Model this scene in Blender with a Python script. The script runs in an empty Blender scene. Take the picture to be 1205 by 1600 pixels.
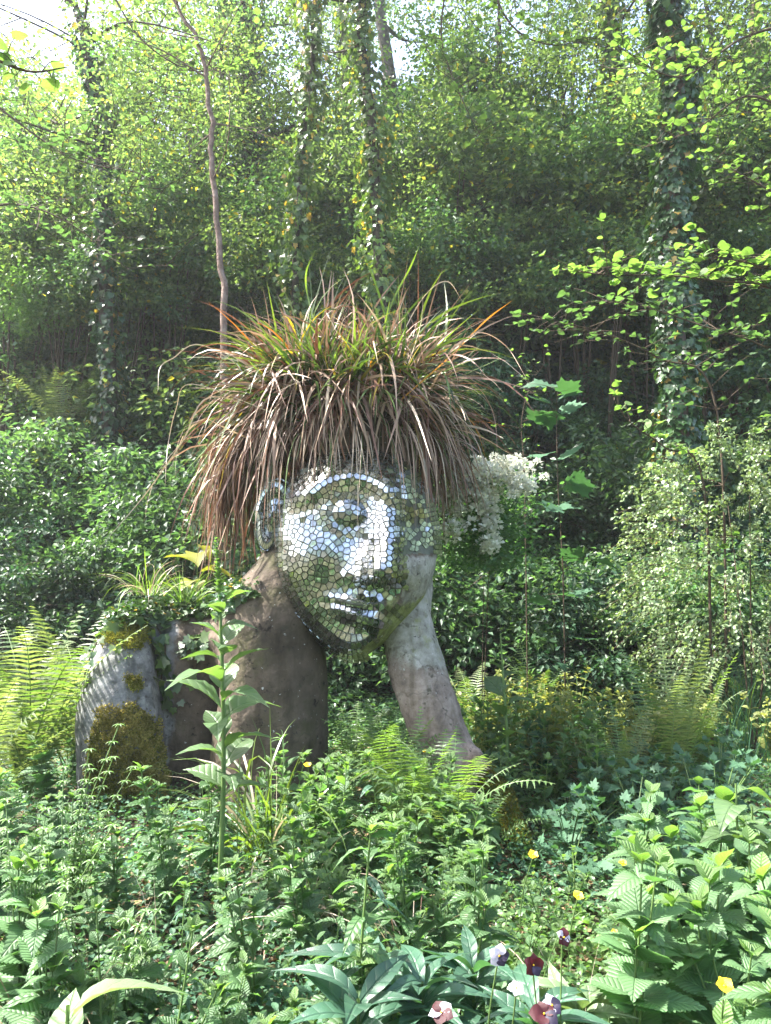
import bpy, math
import numpy as np
from mathutils import Vector, Matrix
C = bpy.context.scene.collection
SC = bpy.context.scene
rng = np.random.default_rng(7)
PI = math.pi
# ------------------------------------------------------------------ camera
F_PX, CAM_Z, PITCH = 1209.0, 1.5, math.radians(4.26)
cam = bpy.data.cameras.new('camera'); camo = bpy.data.objects.new('camera', cam); C.objects.link(camo)
camo.location = (0, 0, CAM_Z); camo.rotation_euler = (PI/2 + PITCH, 0, 0)
cam.sensor_fit = 'VERTICAL'; cam.sensor_height = 24; cam.lens = 24*F_PX/1600
cam.clip_start = .05; cam.clip_end = 600
cam.dof.use_dof = False
SC.camera = camo
# ------------------------------------------------------------------ world, sun
SUN_EL, SUN_AZ = math.radians(56), math.radians(-79)      # azimuth from +Y towards +X
w = bpy.data.worlds.new('World'); SC.world = w; w.use_nodes = True
nt = w.node_tree; bg = nt.nodes['Background']
sky = nt.nodes.new('ShaderNodeTexSky'); sky.sky_type = 'NISHITA'; sky.sun_disc = False
sky.sun_elevation = SUN_EL; sky.sun_rotation = SUN_AZ
sky.dust_density = 4.0; sky.air_density = 1.0; sky.ozone_density = 1.0
nt.links.new(sky.outputs[0], bg.inputs[0]); bg.inputs[1].default_value = .15
sd = bpy.data.lights.new('sun', 'SUN'); sd.energy = 5.0; sd.angle = math.radians(.53); sd.color = (1, .965, .90)
so = bpy.data.objects.new('sun', sd); C.objects.link(so)
sv = Vector((math.sin(SUN_AZ)*math.cos(SUN_EL), math.cos(SUN_AZ)*math.cos(SUN_EL), math.sin(SUN_EL)))
so.rotation_euler = sv.to_track_quat('Z', 'Y').to_euler(); so.location = sv*60
vs = SC.view_settings; vs.view_transform = 'Standard'; vs.look = 'None'; vs.gamma = 1; vs.use_curve_mapping = False
vs.exposure = 2.35
cy = SC.cycles
cy.max_bounces = 8; cy.diffuse_bounces = 4; cy.glossy_bounces = 3; cy.transmission_bounces = 6; cy.transparent_max_bounces = 8
cy.sample_clamp_indirect = 6; cy.caustics_reflective = False; cy.caustics_refractive = False
cy.use_denoising = True; cy.denoiser = 'OPENIMAGEDENOISE'; cy.denoising_prefilter = 'ACCURATE'; cy.denoising_input_passes = 'RGB_ALBEDO_NORMAL'
# ------------------------------------------------------------------ helpers
def at(px, py, Y):
    """point of the place at depth Y that the photograph shows at pixel px, py"""
    a = (px-602.5)/F_PX; b = (800-py)/F_PX
    t = Y/(math.cos(PITCH)-b*math.sin(PITCH))
    return np.array([a*t, Y, CAM_Z+t*(math.sin(PITCH)+b*math.cos(PITCH))])
def gz(x, y):
    x = np.asarray(x, float); y = np.asarray(y, float)
    s = np.clip((y-7.2)/3.0, 0, 1); s = s*s*(3-2*s)
    z = s*np.clip(y-7.8, 0, 32)*.42
    z = z + .05*np.sin(x*1.7+y*.9)+.03*np.sin(x*3.1-y*2.3) + .25*s*np.sin(x*.6+1)*np.sin(y*.5)
    z = z + np.clip(-x-3.2, 0, 14)*.10*np.clip((y-2)/4, 0, 1)
    return z
def nrm(a): return a/np.maximum(np.linalg.norm(a, axis=-1, keepdims=True), 1e-9)
class MB:
    def __init__(s): s.v = []; s.f = []; s.m = []; s.n = 0
    def add(s, V, Fs, mi=0):
        V = np.asarray(V, float).reshape(-1, 3)
        s.v.append(V)
        for F in (Fs if isinstance(Fs, list) and len(Fs) and isinstance(Fs[0], np.ndarray) and Fs[0].ndim == 2 else [np.asarray(Fs)]):
            s.f.append(F+s.n); s.m.append(np.full(len(F), mi) if np.isscalar(mi) else mi)
        s.n += len(V)
    def mesh(s, name, mats, smooth=False):
        me = bpy.data.meshes.new(name)
        V = np.concatenate(s.v); me.vertices.add(len(V)); me.vertices.foreach_set('co', V.astype(np.float32).ravel())
        tot = np.concatenate([np.full(len(F), F.shape[1]) for F in s.f]); loops = np.concatenate([F.ravel() for F in s.f])
        me.loops.add(len(loops)); me.loops.foreach_set('vertex_index', loops.astype(np.int32))
        me.polygons.add(len(tot)); st = np.concatenate([[0], np.cumsum(tot)[:-1]])
        me.polygons.foreach_set('loop_start', st.astype(np.int32))
        me.polygons.foreach_set('material_index', np.concatenate(s.m).astype(np.int32))
        me.polygons.foreach_set('use_smooth', np.full(len(tot), bool(smooth)))
        for m in (mats if isinstance(mats, (list, tuple)) else [mats]): me.materials.append(m)
        me.update(calc_edges=True); me.validate()
        return me
def ob(name, me, parent=None, loc=None):
    o = bpy.data.objects.new(name, me); C.objects.link(o)
    if parent: o.parent = parent
    if loc is not None: o.location = loc
    return o
def tag(o, label=None, cat=None, group=None, kind=None):
    if label: o['label'] = label
    if cat: o['category'] = cat
    if group: o['group'] = group
    if kind: o['kind'] = kind
    return o
def thing(name, loc, label, cat, group=None, rz=0):
    o = ob(name, None, None, loc); o.rotation_euler.z = rz
    return tag(o, label, cat, group)
def copy_tree(o, parent=None):
    c = o.copy(); C.objects.link(c)
    if parent: c.parent = parent
    for ch in KIDS(o): copy_tree(ch, c)
    return c
_kids = {}
def KIDS(o):
    if o.name not in _kids: _kids[o.name] = list(o.children)
    return _kids[o.name]
def scatter(T, P, A, N, S):
    """copies of template (verts, faces) at P, length axis A, normal N, scale S"""
    tv, tf = T; n = len(P)
    A = nrm(A); X = nrm(np.cross(A, N)); N = np.cross(X, A)
    S = np.broadcast_to(np.asarray(S, float), (n,))
    V = P[:, None]+S[:, None, None]*(tv[None, :, 0:1]*X[:, None]+tv[None, :, 1:2]*A[:, None]+tv[None, :, 2:3]*N[:, None])
    Fs = [(F[None]+(np.arange(n)*len(tv))[:, None, None]).reshape(-1, F.shape[1]) for F in tf]
    return V.reshape(-1, 3), Fs
def strip(ws, fold=.15, droop=.25, wave=0, ys=None, cup=0):
    """leaf with half-widths ws along its length"""
    k = len(ws); ys = np.linspace(0, 1, k) if ys is None else np.asarray(ys); V = []
    for i, (wd, y) in enumerate(zip(ws, ys)):
        z = -droop*y*y+.08*math.sin(y*3); wz = wave*math.sin(i*2.4)
        V += [(-wd, y-cup*wd, z+fold*wd*2+wz), (0, y, z), (wd, y-cup*wd, z+fold*wd*2-wz)]
    F = []
    for i in range(k-1):
        a = 3*i
        F += [(a, a+1, a+4, a+3), (a+1, a+2, a+5, a+4)]
    return np.array(V, float), [np.array(F)]
def star(pts, fold=.1):
    """lobed leaf: fan round (0,.25)"""
    n = len(pts); V = [(0, .3, 0)]+[(x, y, fold*abs(x)-.12*y*y) for x, y in pts]
    return np.array(V, float), [np.array([(0, 1+i, 1+(i+1) % n) for i in range(n)])]
T_DIA = (np.array([(0, 0, 0), (.3, .45, .07), (0, 1, -.12), (-.3, .42, .07)], float), [np.array([(0, 1, 2), (0, 2, 3)])])
T_OVAL = strip([.02, .26, .3, .19, .005], .12, .2)
T_ROUND = strip([.05, .34, .43, .41, .27, .02], .08, .15)
T_LANCE = strip([.03, .10, .135, .12, .07, .003], .25, .5)
T_WAVY = strip([.03, .06, .14, .19, .16, .20, .15, .13, .06, .003], .14, .40, .025)
def serrated(n, k, w, pw=.62, dr=.22):
    sw, ys = [], []
    for i in range(n):
        y = i/(n-1); b = w*math.sin(PI*min(1, y**pw))**.8*(1-.22*y); out = i % 2
        sw.append(max(.004, b*(1.0 if out else k))); ys.append(min(1, y+(.012 if out else -.012)*(0 < y < 1)))
    V, F = strip(sw, .0, dr, 0, ys=ys, cup=.12); V[:, 2] += .20*np.abs(V[:, 0])**1.5+.012*np.sin(V[:, 1]*9); return V, F
T_SERR = serrated(27, .80, .43)
T_BIG = strip([.03, .05, .12, .19, .235, .255, .262, .25, .225, .19, .145, .095, .045, .003], .16, .42, .012)
T_IVY = star([(0, 0), (.22, -.1), (.5, .05), (.36, .3), (.5, .55), (.22, .6), (0, 1), (-.22, .6), (-.5, .55), (-.36, .3), (-.5, .05), (-.22, -.1)])
T_MAPLE = star([(0, 0), (.2, -.12), (.42, .02), (.3, .12), (.62, .3), (.55, .42), (.68, .62), (.42, .58), (.3, .66), (.3, .82), (.14, .8), (0, 1.05),
                (-.14, .8), (-.3, .82), (-.3, .66), (-.42, .58), (-.68, .62), (-.55, .42), (-.62, .3), (-.3, .12), (-.42, .02), (-.2, -.12)])
T_LOBE = star([(0, 0), (.12, .2), (.34, .1), (.3, .25), (.42, .42), (.24, .42), (.34, .66), (.16, .62), (.1, .8), (0, .98), (-.1, .8), (-.16, .62), (-.34, .66), (-.24, .42), (-.42, .42), (-.3, .25), (-.34, .1), (-.12, .2)])
def tube(P, R, n=6, cap=True):
    P = np.asarray(P, float); R = np.broadcast_to(np.asarray(R, float), (len(P),))
    T = nrm(np.gradient(P, axis=0)); up = np.array([0, 0, 1.]) if abs(T[0, 2]) < .9 else np.array([1., 0, 0])
    X = nrm(np.cross(T, up)); Y = np.cross(T, X); a = np.arange(n)/n*2*PI
    V = (P[:, None]+R[:, None, None]*(np.cos(a)[None, :, None]*X[:, None]+np.sin(a)[None, :, None]*Y[:, None])).reshape(-1, 3)
    F = [(i*n+j, i*n+(j+1) % n, (i+1)*n+(j+1) % n, (i+1)*n+j) for i in range(len(P)-1) for j in range(n)]
    return V, [np.array(F)]
def curve(pts, k=5):
    """smooth path through pts"""
    P = np.asarray(pts, float); n = len(P)
    if n < 3: return np.array([P[0]+(P[-1]-P[0])*t for t in np.linspace(0, 1, k)])
    out = []
    E = np.vstack([2*P[0]-P[1], P, 2*P[-1]-P[-2]])
    for i in range(n-1):
        p0, p1, p2, p3 = E[i:i+4]
        for t in np.linspace(0, 1, k, endpoint=False):
            out.append(.5*((2*p1)+(p2-p0)*t+(2*p0-5*p1+4*p2-p3)*t*t+(3*p1-p0-3*p2+p3)*t**3))
    out.append(P[-1]); return np.array(out)
def rdir(n, zmin=-1, zmax=1):
    a = rng.uniform(0, 2*PI, n); z = rng.uniform(zmin, zmax, n); r = np.sqrt(1-z*z)
    return np.stack([r*np.cos(a), r*np.sin(a), z], 1)
def upn(n, j=.55):
    v = np.tile([0, 0, 1.], (n, 1))+rng.normal(0, j, (n, 3)); return nrm(v)
MARKS = [('the leaning bare trunk', 325, 350), ('the dark ivy tree', 155, 420), ('the bright ivy column', 592, 250), ('the bare grey trunk', 615, 90), ('the thickest ivy trunk', 1048, 300), ('the mop of grass hair', 560, 540), ('the white blossom', 770, 770),
    ('the pale shrub', 1150, 800), ('the yellow-green ferns', 60, 960), ('the ivy shoulder', 240, 900), ('the tall upright fern', 1040, 1080), ('the alder boughs', 1080, 430), ('the sycamore sapling', 875, 690), ('the thick dark ivy tree', 390, 180), ('the top frame edge', 800, 0), ('the left frame edge', 0, 300), ('the brown edge trunk', 1192, 200)]
MARKS2 = [('the foxglove', 345, 1200), ('the drooping straw sedge', 470, 1330), ('the left frame edge', 0, 1380), ('the pansies', 820, 1520), ('the bottom frame edge', 330, 1600), ('the mossy stump', 190, 1240), ('the largest yellow flower', 1132, 1543), ('the right frame edge', 1205, 1350),
    ('the curved-stem yellow flower', 833, 1338), ('the chin ferns', 600, 1180), ('the tall upright fern', 1040, 1180), ('the stone arm', 720, 1160), ('the mossy log foot', 800, 1280), ('the long-leaved plants', 580, 1520), ('the orange-yellow flower', 903, 1402), ('the rushes', 1155, 1050), ('the big pale leaves', 95, 1570)]
USED = set()
def where(head, P, marks):
    """head and where it stands, said with the nearest thing one can find; no phrase is used twice if that can be helped"""
    x, y = to_px(np.array([P], float)); x, y = float(x[0]), float(y[0]); d = [math.hypot(x-a, (y-b)*1.15) for _, a, b in marks]; o = np.argsort(d); c = []
    for k in o[:4]:
        n, a, b = marks[k]; dx, dy = x-a, y-b; v = 'upper ' if dy < -25 else ('lower ' if dy > 25 else ''); s = v+('left of' if dx < 0 else 'right of') if abs(dx) > 22 else ('above' if dy < 0 else 'below')
        for w in (('just ',) if d[k] < 55 else (('', 'a little ') if d[k] < 120 else (('well ',) if d[k] < 220 else ('far ',)))): c.append(head+' '+w+s+' '+n)
    for i, j in ((0, 1), (0, 2), (1, 2), (0, 3)): c.append(head+' between '+marks[o[i]][0]+' and '+marks[o[j]][0])
    for q in c:
        if q not in USED and len(q.split()) <= 16: USED.add(q); return q
    return c[0]
# ------------------------------------------------------------------ materials
def leafmat(name, c1, c2, trans=.4, tcol=None, rough=.42, spec=.5, odd=None, oddf=.0, patch=.35, scale=.7, veins=0):
    m = bpy.data.materials.new(name); m.use_nodes = True; t = m.node_tree; N = t.nodes; L = t.links
    for x in list(N): N.remove(x)
    out = N.new('ShaderNodeOutputMaterial'); pr = N.new('ShaderNodeBsdfPrincipled'); tr = N.new('ShaderNodeBsdfTranslucent'); mx = N.new('ShaderNodeMixShader')
    geo = N.new('ShaderNodeNewGeometry'); rp = N.new('ShaderNodeValToRGB'); e = rp.color_ramp.elements
    e[0].color = (*c1, 1); e[1].color = (*c2, 1)
    if odd:
        e[1].position = 1-oddf-.01; x = e.new(1-oddf); x.color = (*odd, 1); x = e.new(1.0); x.color = (*odd, 1)
    L.new(geo.outputs['Random Per Island'], rp.inputs[0])
    tc = N.new('ShaderNodeTexCoord'); no = N.new('ShaderNodeTexNoise'); no.inputs['Scale'].default_value = scale; no.inputs['Detail'].default_value = 3
    L.new(tc.outputs['Object'], no.inputs[0])
    mr = N.new('ShaderNodeMapRange'); mr.inputs[1].default_value = .3; mr.inputs[2].default_value = .7; mr.inputs[3].default_value = 1-patch; mr.inputs[4].default_value = 1+patch
    L.new(no.outputs[0], mr.inputs[0])
    oi = N.new('ShaderNodeObjectInfo'); mr2 = N.new('ShaderNodeMapRange'); mr2.inputs[3].default_value = .8; mr2.inputs[4].default_value = 1.22
    L.new(oi.outputs['Random'], mr2.inputs[0])
    ml = N.new('ShaderNodeMath'); ml.operation = 'MULTIPLY'; L.new(mr.outputs[0], ml.inputs[0]); L.new(mr2.outputs[0], ml.inputs[1])
    vm = N.new('ShaderNodeVectorMath'); vm.operation = 'SCALE'; L.new(rp.outputs[0], vm.inputs[0]); L.new(ml.outputs[0], vm.inputs['Scale'])
    L.new(vm.outputs[0], pr.inputs['Base Color'])
    vt = N.new('ShaderNodeVectorMath'); vt.operation = 'MULTIPLY'; tcol = tcol or (2.6, 2.4, .9)
    L.new(vm.outputs[0], vt.inputs[0]); vt.inputs[1].default_value = tcol; L.new(vt.outputs[0], tr.inputs[0])
    # fine relief: veins and blade unevenness
    n2 = N.new('ShaderNodeTexNoise'); n2.inputs['Scale'].default_value = 60; L.new(tc.outputs['Object'], n2.inputs[0])
    bp = N.new('ShaderNodeBump'); bp.inputs['Strength'].default_value = .25; bp.inputs['Distance'].default_value = .004; L.new(n2.outputs[0], bp.inputs['Height'])
    if veins:                                             # midrib and side veins in the leaf's own coordinates
        sx = N.new('ShaderNodeSeparateXYZ'); L.new(tc.outputs['Object'], sx.inputs[0])
        def mth(op, a, b=None, c=None):
            x = N.new('ShaderNodeMath'); x.operation = op
            for i, q in enumerate((a, b, c)):
                if q is None: continue
                if isinstance(q, (int, float)): x.inputs[i].default_value = q
                else: L.new(q, x.inputs[i])
            return x.outputs[0]
        ax = mth('ABSOLUTE', sx.outputs[0]); v = mth('SINE', mth('MULTIPLY', mth('SUBTRACT', sx.outputs[1], mth('MULTIPLY', ax, .9)), veins)); v = mth('POWER', mth('ABSOLUTE', v), .5)
        rib = N.new('ShaderNodeMapRange'); rib.inputs[1].default_value = .0; rib.inputs[2].default_value = .022; rib.inputs[3].default_value = 1; rib.inputs[4].default_value = 0; L.new(ax, rib.inputs[0])
        vein = mth('SUBTRACT', 1, v); line = mth('MAXIMUM', rib.outputs[0], mth('MULTIPLY', vein, .7))
        mc = N.new('ShaderNodeMixRGB'); mc.blend_type = 'MULTIPLY'; L.new(mth('MULTIPLY', line, .32), mc.inputs[0]); L.new(vm.outputs[0], mc.inputs[1]); mc.inputs[2].default_value = (1.7, 1.5, 1.4, 1)
        L.new(mc.outputs[0], pr.inputs['Base Color']); L.new(mc.outputs[0], vt.inputs[0])
        b2 = N.new('ShaderNodeBump'); b2.inputs['Strength'].default_value = .8; b2.inputs['Distance'].default_value = .0035; L.new(mth('SUBTRACT', v, rib.outputs[0]), b2.inputs['Height']); L.new(bp.outputs[0], b2.inputs['Normal']); bp = b2
    L.new(bp.outputs[0], pr.inputs['Normal'])
    pr.inputs['Roughness'].default_value = rough; pr.inputs['Specular IOR Level'].default_value = spec
    mx.inputs[0].default_value = trans; L.new(pr.outputs[0], mx.inputs[1]); L.new(tr.outputs[0], mx.inputs[2]); L.new(mx.outputs[0], out.inputs[0])
    return m
def noisemat(name, cols, scale=4, rough=.85, bump=.3, bscale=30, detail=6, spec=.3, bdist=.02):
    m = bpy.data.materials.new(name); m.use_nodes = True; t = m.node_tree; N = t.nodes; L = t.links
    pr = N['Principled BSDF']; tc = N.new('ShaderNodeTexCoord'); no = N.new('ShaderNodeTexNoise'); no.inputs['Scale'].default_value = scale; no.inputs['Detail'].default_value = detail
    no.inputs['Roughness'].default_value = .65
    L.new(tc.outputs['Object'], no.inputs[0]); rp = N.new('ShaderNodeValToRGB'); L.new(no.outputs[0], rp.inputs[0])
    el = rp.color_ramp.elements
    for i, c in enumerate(cols):
        p = .3+.4*i/(len(cols)-1)
        x = el[i] if i < 2 else el.new(p)
        x.position = p; x.color = (*c, 1)
    L.new(rp.outputs[0], pr.inputs['Base Color']); pr.inputs['Roughness'].default_value = rough; pr.inputs['Specular IOR Level'].default_value = spec
    b = N.new('ShaderNodeTexNoise'); b.inputs['Scale'].default_value = bscale; b.inputs['Detail'].default_value = 5; L.new(tc.outputs['Object'], b.inputs[0])
    bp = N.new('ShaderNodeBump'); bp.inputs['Strength'].default_value = bump; bp.inputs['Distance'].default_value = bdist; L.new(b.outputs[0], bp.inputs['Height']); L.new(bp.outputs[0], pr.inputs['Normal'])
    return m
M = {}
VEIN = {'balm': 26, 'fox': 20, 'palev': 20, 'herbv': 22, 'freshv': 22, 'herb2v': 16, 'alder': 20, 'hyper': 20}
M['crown'] = leafmat('crown_leaf', (.055, .105, .040), (.125, .180, .068), .50, (2.2, 2.2, 1.1), rough=.5, spec=.4, odd=(.22, .20, .03), oddf=.03)
M['crown2'] = leafmat('crown_leaf_deep', (.038, .088, .042), (.088, .148, .062), .44, (2.0, 2.2, 1.1), rough=.42, spec=.5)
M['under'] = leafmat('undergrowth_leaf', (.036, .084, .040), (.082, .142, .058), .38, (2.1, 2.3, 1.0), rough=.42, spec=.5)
M['dark'] = leafmat('dark_leaf', (.020, .055, .030), (.042, .090, .042), .22, (1.8, 2.2, 1.1), rough=.5, spec=.35)
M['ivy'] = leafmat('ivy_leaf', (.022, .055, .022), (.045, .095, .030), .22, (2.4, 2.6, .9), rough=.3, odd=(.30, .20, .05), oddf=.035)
M['ivysun'] = leafmat('ivy_leaf_sunny', (.05, .10, .03), (.10, .16, .04), .35, (2.2, 2.2, .8), rough=.35, odd=(.35, .24, .06), oddf=.06)  # lighter copy of the ivy leaf, with sunlight put into the colour
M['herb'] = leafmat('herb_leaf', (.052, .118, .048), (.092, .175, .068), .38, (1.9, 2.2, .95), rough=.42)
M['herb2'] = leafmat('herb_leaf_blue', (.036, .095, .055), (.062, .135, .072), .28, (2.0, 2.3, .9), rough=.6, spec=.3)
M['fresh'] = leafmat('fresh_leaf', (.080, .165, .050), (.14, .235, .070), .42, (1.8, 2.0, .8), rough=.45)
M['balm'] = leafmat('balm_leaf', (.078, .165, .072), (.12, .22, .095), .35, (1.7, 2.1, .9), rough=.5, veins=26)
M['fox'] = leafmat('foxglove_leaf', (.070, .130, .060), (.10, .165, .070), .35, (2.0, 2.2, .7), rough=.45, veins=20)
M['herbv'] = leafmat('herb_leaf_veined', (.052, .120, .050), (.095, .180, .070), .40, (1.9, 2.2, .95), rough=.44, veins=22)
M['freshv'] = leafmat('fresh_leaf_veined', (.080, .165, .050), (.14, .235, .070), .42, (1.8, 2.0, .8), rough=.45, veins=22)
M['herb2v'] = leafmat('herb_leaf_blue_veined', (.036, .095, .060), (.058, .130, .080), .28, (2.0, 2.3, .9), rough=.42, veins=16)
M['palev'] = leafmat('pale_leaf_veined', (.10, .165, .085), (.16, .225, .115), .3, (1.7, 1.8, .8), rough=.42, veins=16)
M['pale'] = leafmat('pale_leaf', (.13, .19, .095), (.23, .30, .16), .3, (1.7, 1.8, .8), rough=.4)
M['fern'] = leafmat('fern_leaf', (.060, .120, .040), (.105, .170, .055), .42, (2.2, 2.2, .7), rough=.5)
M['fernsun'] = leafmat('fern_leaf_yellow', (.095, .145, .050), (.165, .205, .085), .42, (1.8, 1.8, .9), rough=.5)  # lighter, yellower fern copy: sunlit look is put into the colour
M['alder'] = leafmat('alder_leaf', (.085, .165, .045), (.135, .215, .065), .45, (1.8, 2.0, .9), rough=.45, veins=20)
M['hyper'] = leafmat('hypericum_leaf', (.14, .18, .05), (.22, .25, .08), .42, (1.9, 1.75, .8), odd=(.34, .12, .04), oddf=.14)
M['yelleaf'] = leafmat('yellow_leaf', (.16, .18, .03), (.24, .25, .05), .4, (1.5, 1.5, .6))
M['grass'] = leafmat('grass_blade', (.08, .15, .03), (.14, .21, .05), .4, (2, 2, .7), rough=.4)
M['sedge'] = leafmat('sedge_green', (.045, .085, .022), (.10, .15, .035), .35, (2.2, 2.1, .7), rough=.35, odd=(.30, .24, .04), oddf=.12)
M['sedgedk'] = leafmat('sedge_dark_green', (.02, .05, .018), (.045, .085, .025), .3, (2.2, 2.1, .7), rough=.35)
M['dead'] = leafmat('dead_blade', (.22, .135, .09), (.47, .34, .24), .15, (1.2, 1.05, .9), rough=.5, patch=.2)
M['deadred'] = leafmat('dead_blade_red', (.11, .052, .033), (.25, .125, .078), .2, (1.2, 1.0, .8), rough=.5, patch=.2)
M['straw'] = leafmat('straw_blade', (.42, .34, .25), (.55, .47, .36), .2, (1.1, 1, .8), rough=.55, patch=.15)
M['orange'] = leafmat('orange_blade', (.45, .20, .03), (.55, .32, .05), .4, (1.4, 1, .5), rough=.45)
M['stem'] = leafmat('green_stem', (.10, .17, .05), (.13, .21, .06), .15, (1.5, 1.5, .8), rough=.45)
M['stemdk'] = noisemat('woody_stem', [(.05, .035, .022), (.10, .07, .045)], 20)
M['bark'] = noisemat('bark_grey', [(.06, .05, .04), (.12, .105, .09), (.20, .18, .15)], 9, bump=.7, bscale=25)
M['barkdk'] = noisemat('bark_dark', [(.025, .02, .015), (.06, .048, .035), (.09, .075, .05)], 8, bump=.7, bscale=25)
M['barkred'] = noisemat('bark_red_brown', [(.08, .05, .04), (.17, .115, .09), (.26, .20, .17)], 12, bump=.6, bscale=30)
M['soil'] = noisemat('soil', [(.025, .02, .012), (.06, .045, .028), (.04, .06, .02), (.11, .085, .055)], 6, bump=.8, bscale=18, bdist=.03)
M['litter'] = leafmat('dry_leaf', (.12, .08, .04), (.30, .21, .11), .15, (1.2, 1, .8), rough=.7)
M['moss'] = leafmat('moss_gold', (.20, .17, .05), (.40, .34, .12), .2, (1.5, 1.4, .6), rough=.8, spec=.1, patch=.45, scale=12)  # moss tone raised towards gold: sunlight put into its colour
M['mossg'] = leafmat('moss_green', (.10, .11, .02), (.22, .21, .045), .2, (1.4, 1.4, .6), rough=.8, spec=.1, patch=.45, scale=12)
M['white'] = leafmat('white_petal', (.62, .64, .52), (.80, .80, .72), .3, (1, 1, 1), rough=.6, patch=.08)
M['yellow'] = leafmat('yellow_petal', (.75, .48, .02), (.80, .58, .03), .35, (1.1, 1, .5), rough=.35, patch=.08)
M['maroon'] = leafmat('maroon_petal', (.035, .003, .006), (.075, .007, .012), .35, (1.6, 1, 1), rough=.5, patch=.1)
M['purple'] = leafmat('dark_purple_petal', (.014, .010, .028), (.028, .018, .05), .25, (1.5, 1, 1.4), rough=.5, patch=.1)
M['lilac'] = leafmat('lilac_white_petal', (.55, .50, .66), (.72, .70, .80), .3, (1, 1, 1), rough=.5, patch=.08)
# ------------------------------------------------------------------ ground
def ground():
    xs = np.concatenate([np.linspace(-75, -16, 14), np.linspace(-15, 15, 121), np.linspace(16, 75, 14)])
    ys = np.concatenate([np.linspace(-60, -14, 12), np.linspace(-13, 30, 173), np.linspace(31, 60, 16), np.linspace(64, 110, 8)])
    X, Y = np.meshgrid(xs, ys); Z = gz(X, Y); n = len(xs)
    i, j = np.meshgrid(np.arange(len(ys)-1), np.arange(n-1), indexing='ij'); a = (i*n+j).ravel()
    b = MB(); b.add(np.stack([X, Y, Z], -1).reshape(-1, 3), np.stack([a, a+1, a+n+1, a+n], 1))
    tag(ob('ground', b.mesh('ground', M['soil'], True)), kind='structure')
ground()
def glare_haze():  # added scattering volume: imitates lens glare and lifts the dark foliage
    x0, x1, y0, y1, z0, z1 = -78, 78, -63, 113, -1.6, 24.
    V = [(x, y, z) for z in (z0, z1) for y in (y0, y1) for x in (x0, x1)]; b = MB(); b.add(V, np.array([(0, 2, 3, 1), (4, 5, 7, 6), (0, 1, 5, 4), (2, 6, 7, 3), (0, 4, 6, 2), (1, 3, 7, 5)]))
    m = bpy.data.materials.new('glare_haze'); m.use_nodes = True; N = m.node_tree.nodes; N.remove(N['Principled BSDF']); v = N.new('ShaderNodeVolumePrincipled')
    v.inputs['Color'].default_value = (.93, .97, 1, 1); v.inputs['Density'].default_value = GLARE_HAZE; v.inputs['Anisotropy'].default_value = .35
    m.node_tree.links.new(v.outputs[0], N['Material Output'].inputs['Volume']); tag(ob('glare_haze', b.mesh('glare_haze', m)), kind='stuff')
GLARE_HAZE = .0013
if GLARE_HAZE: glare_haze()
# ------------------------------------------------------------------ the statue
YF = 4.84
S_PX = YF/F_PX
def fx(px, py):                    # reference plane of the face (x, z)
    p = at(px, py, YF); return p[0], p[2]
OUT = [(560, 700), (600, 704), (635, 722), (660, 760), (677, 805), (684, 850), (678, 900), (655, 945), (622, 982), (590, 1012), (560, 1032), (535, 1029),
       (505, 1008), (472, 978), (445, 940), (430, 900), (428, 855), (434, 800), (444, 760), (466, 728), (510, 706)]
CF = np.array([568., 850.])
def smooth_out():
    P = np.array(OUT, float)-CF; a = np.arctan2(P[:, 1], P[:, 0]); r = np.hypot(P[:, 0], P[:, 1]); o = np.argsort(a); a, r = a[o], r[o]
    g = np.linspace(-PI, PI, 361); R = np.interp(g, np.concatenate([a-2*PI, a, a+2*PI]), np.tile(r, 3))
    k = np.ones(11)/11; R = np.convolve(np.concatenate([R[-12:-1], R, R[1:12]]), k, 'same')[11:-11]
    return g, R
OG, OR = smooth_out()
def rho(px, py):
    d = np.hypot(px-CF[0], py-CF[1]); return d/np.interp(np.arctan2(py-CF[1], px-CF[0]), OG, OR)
def gs(px, py, cx, cy, sx, sy=None, rot=0):
    sy = sy or sx; c, s = math.cos(rot), math.sin(rot); u = (px-cx)*c+(py-cy)*s; v = -(px-cx)*s+(py-cy)*c
    return np.exp(-.5*((u/sx)**2+(v/sy)**2))
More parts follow.
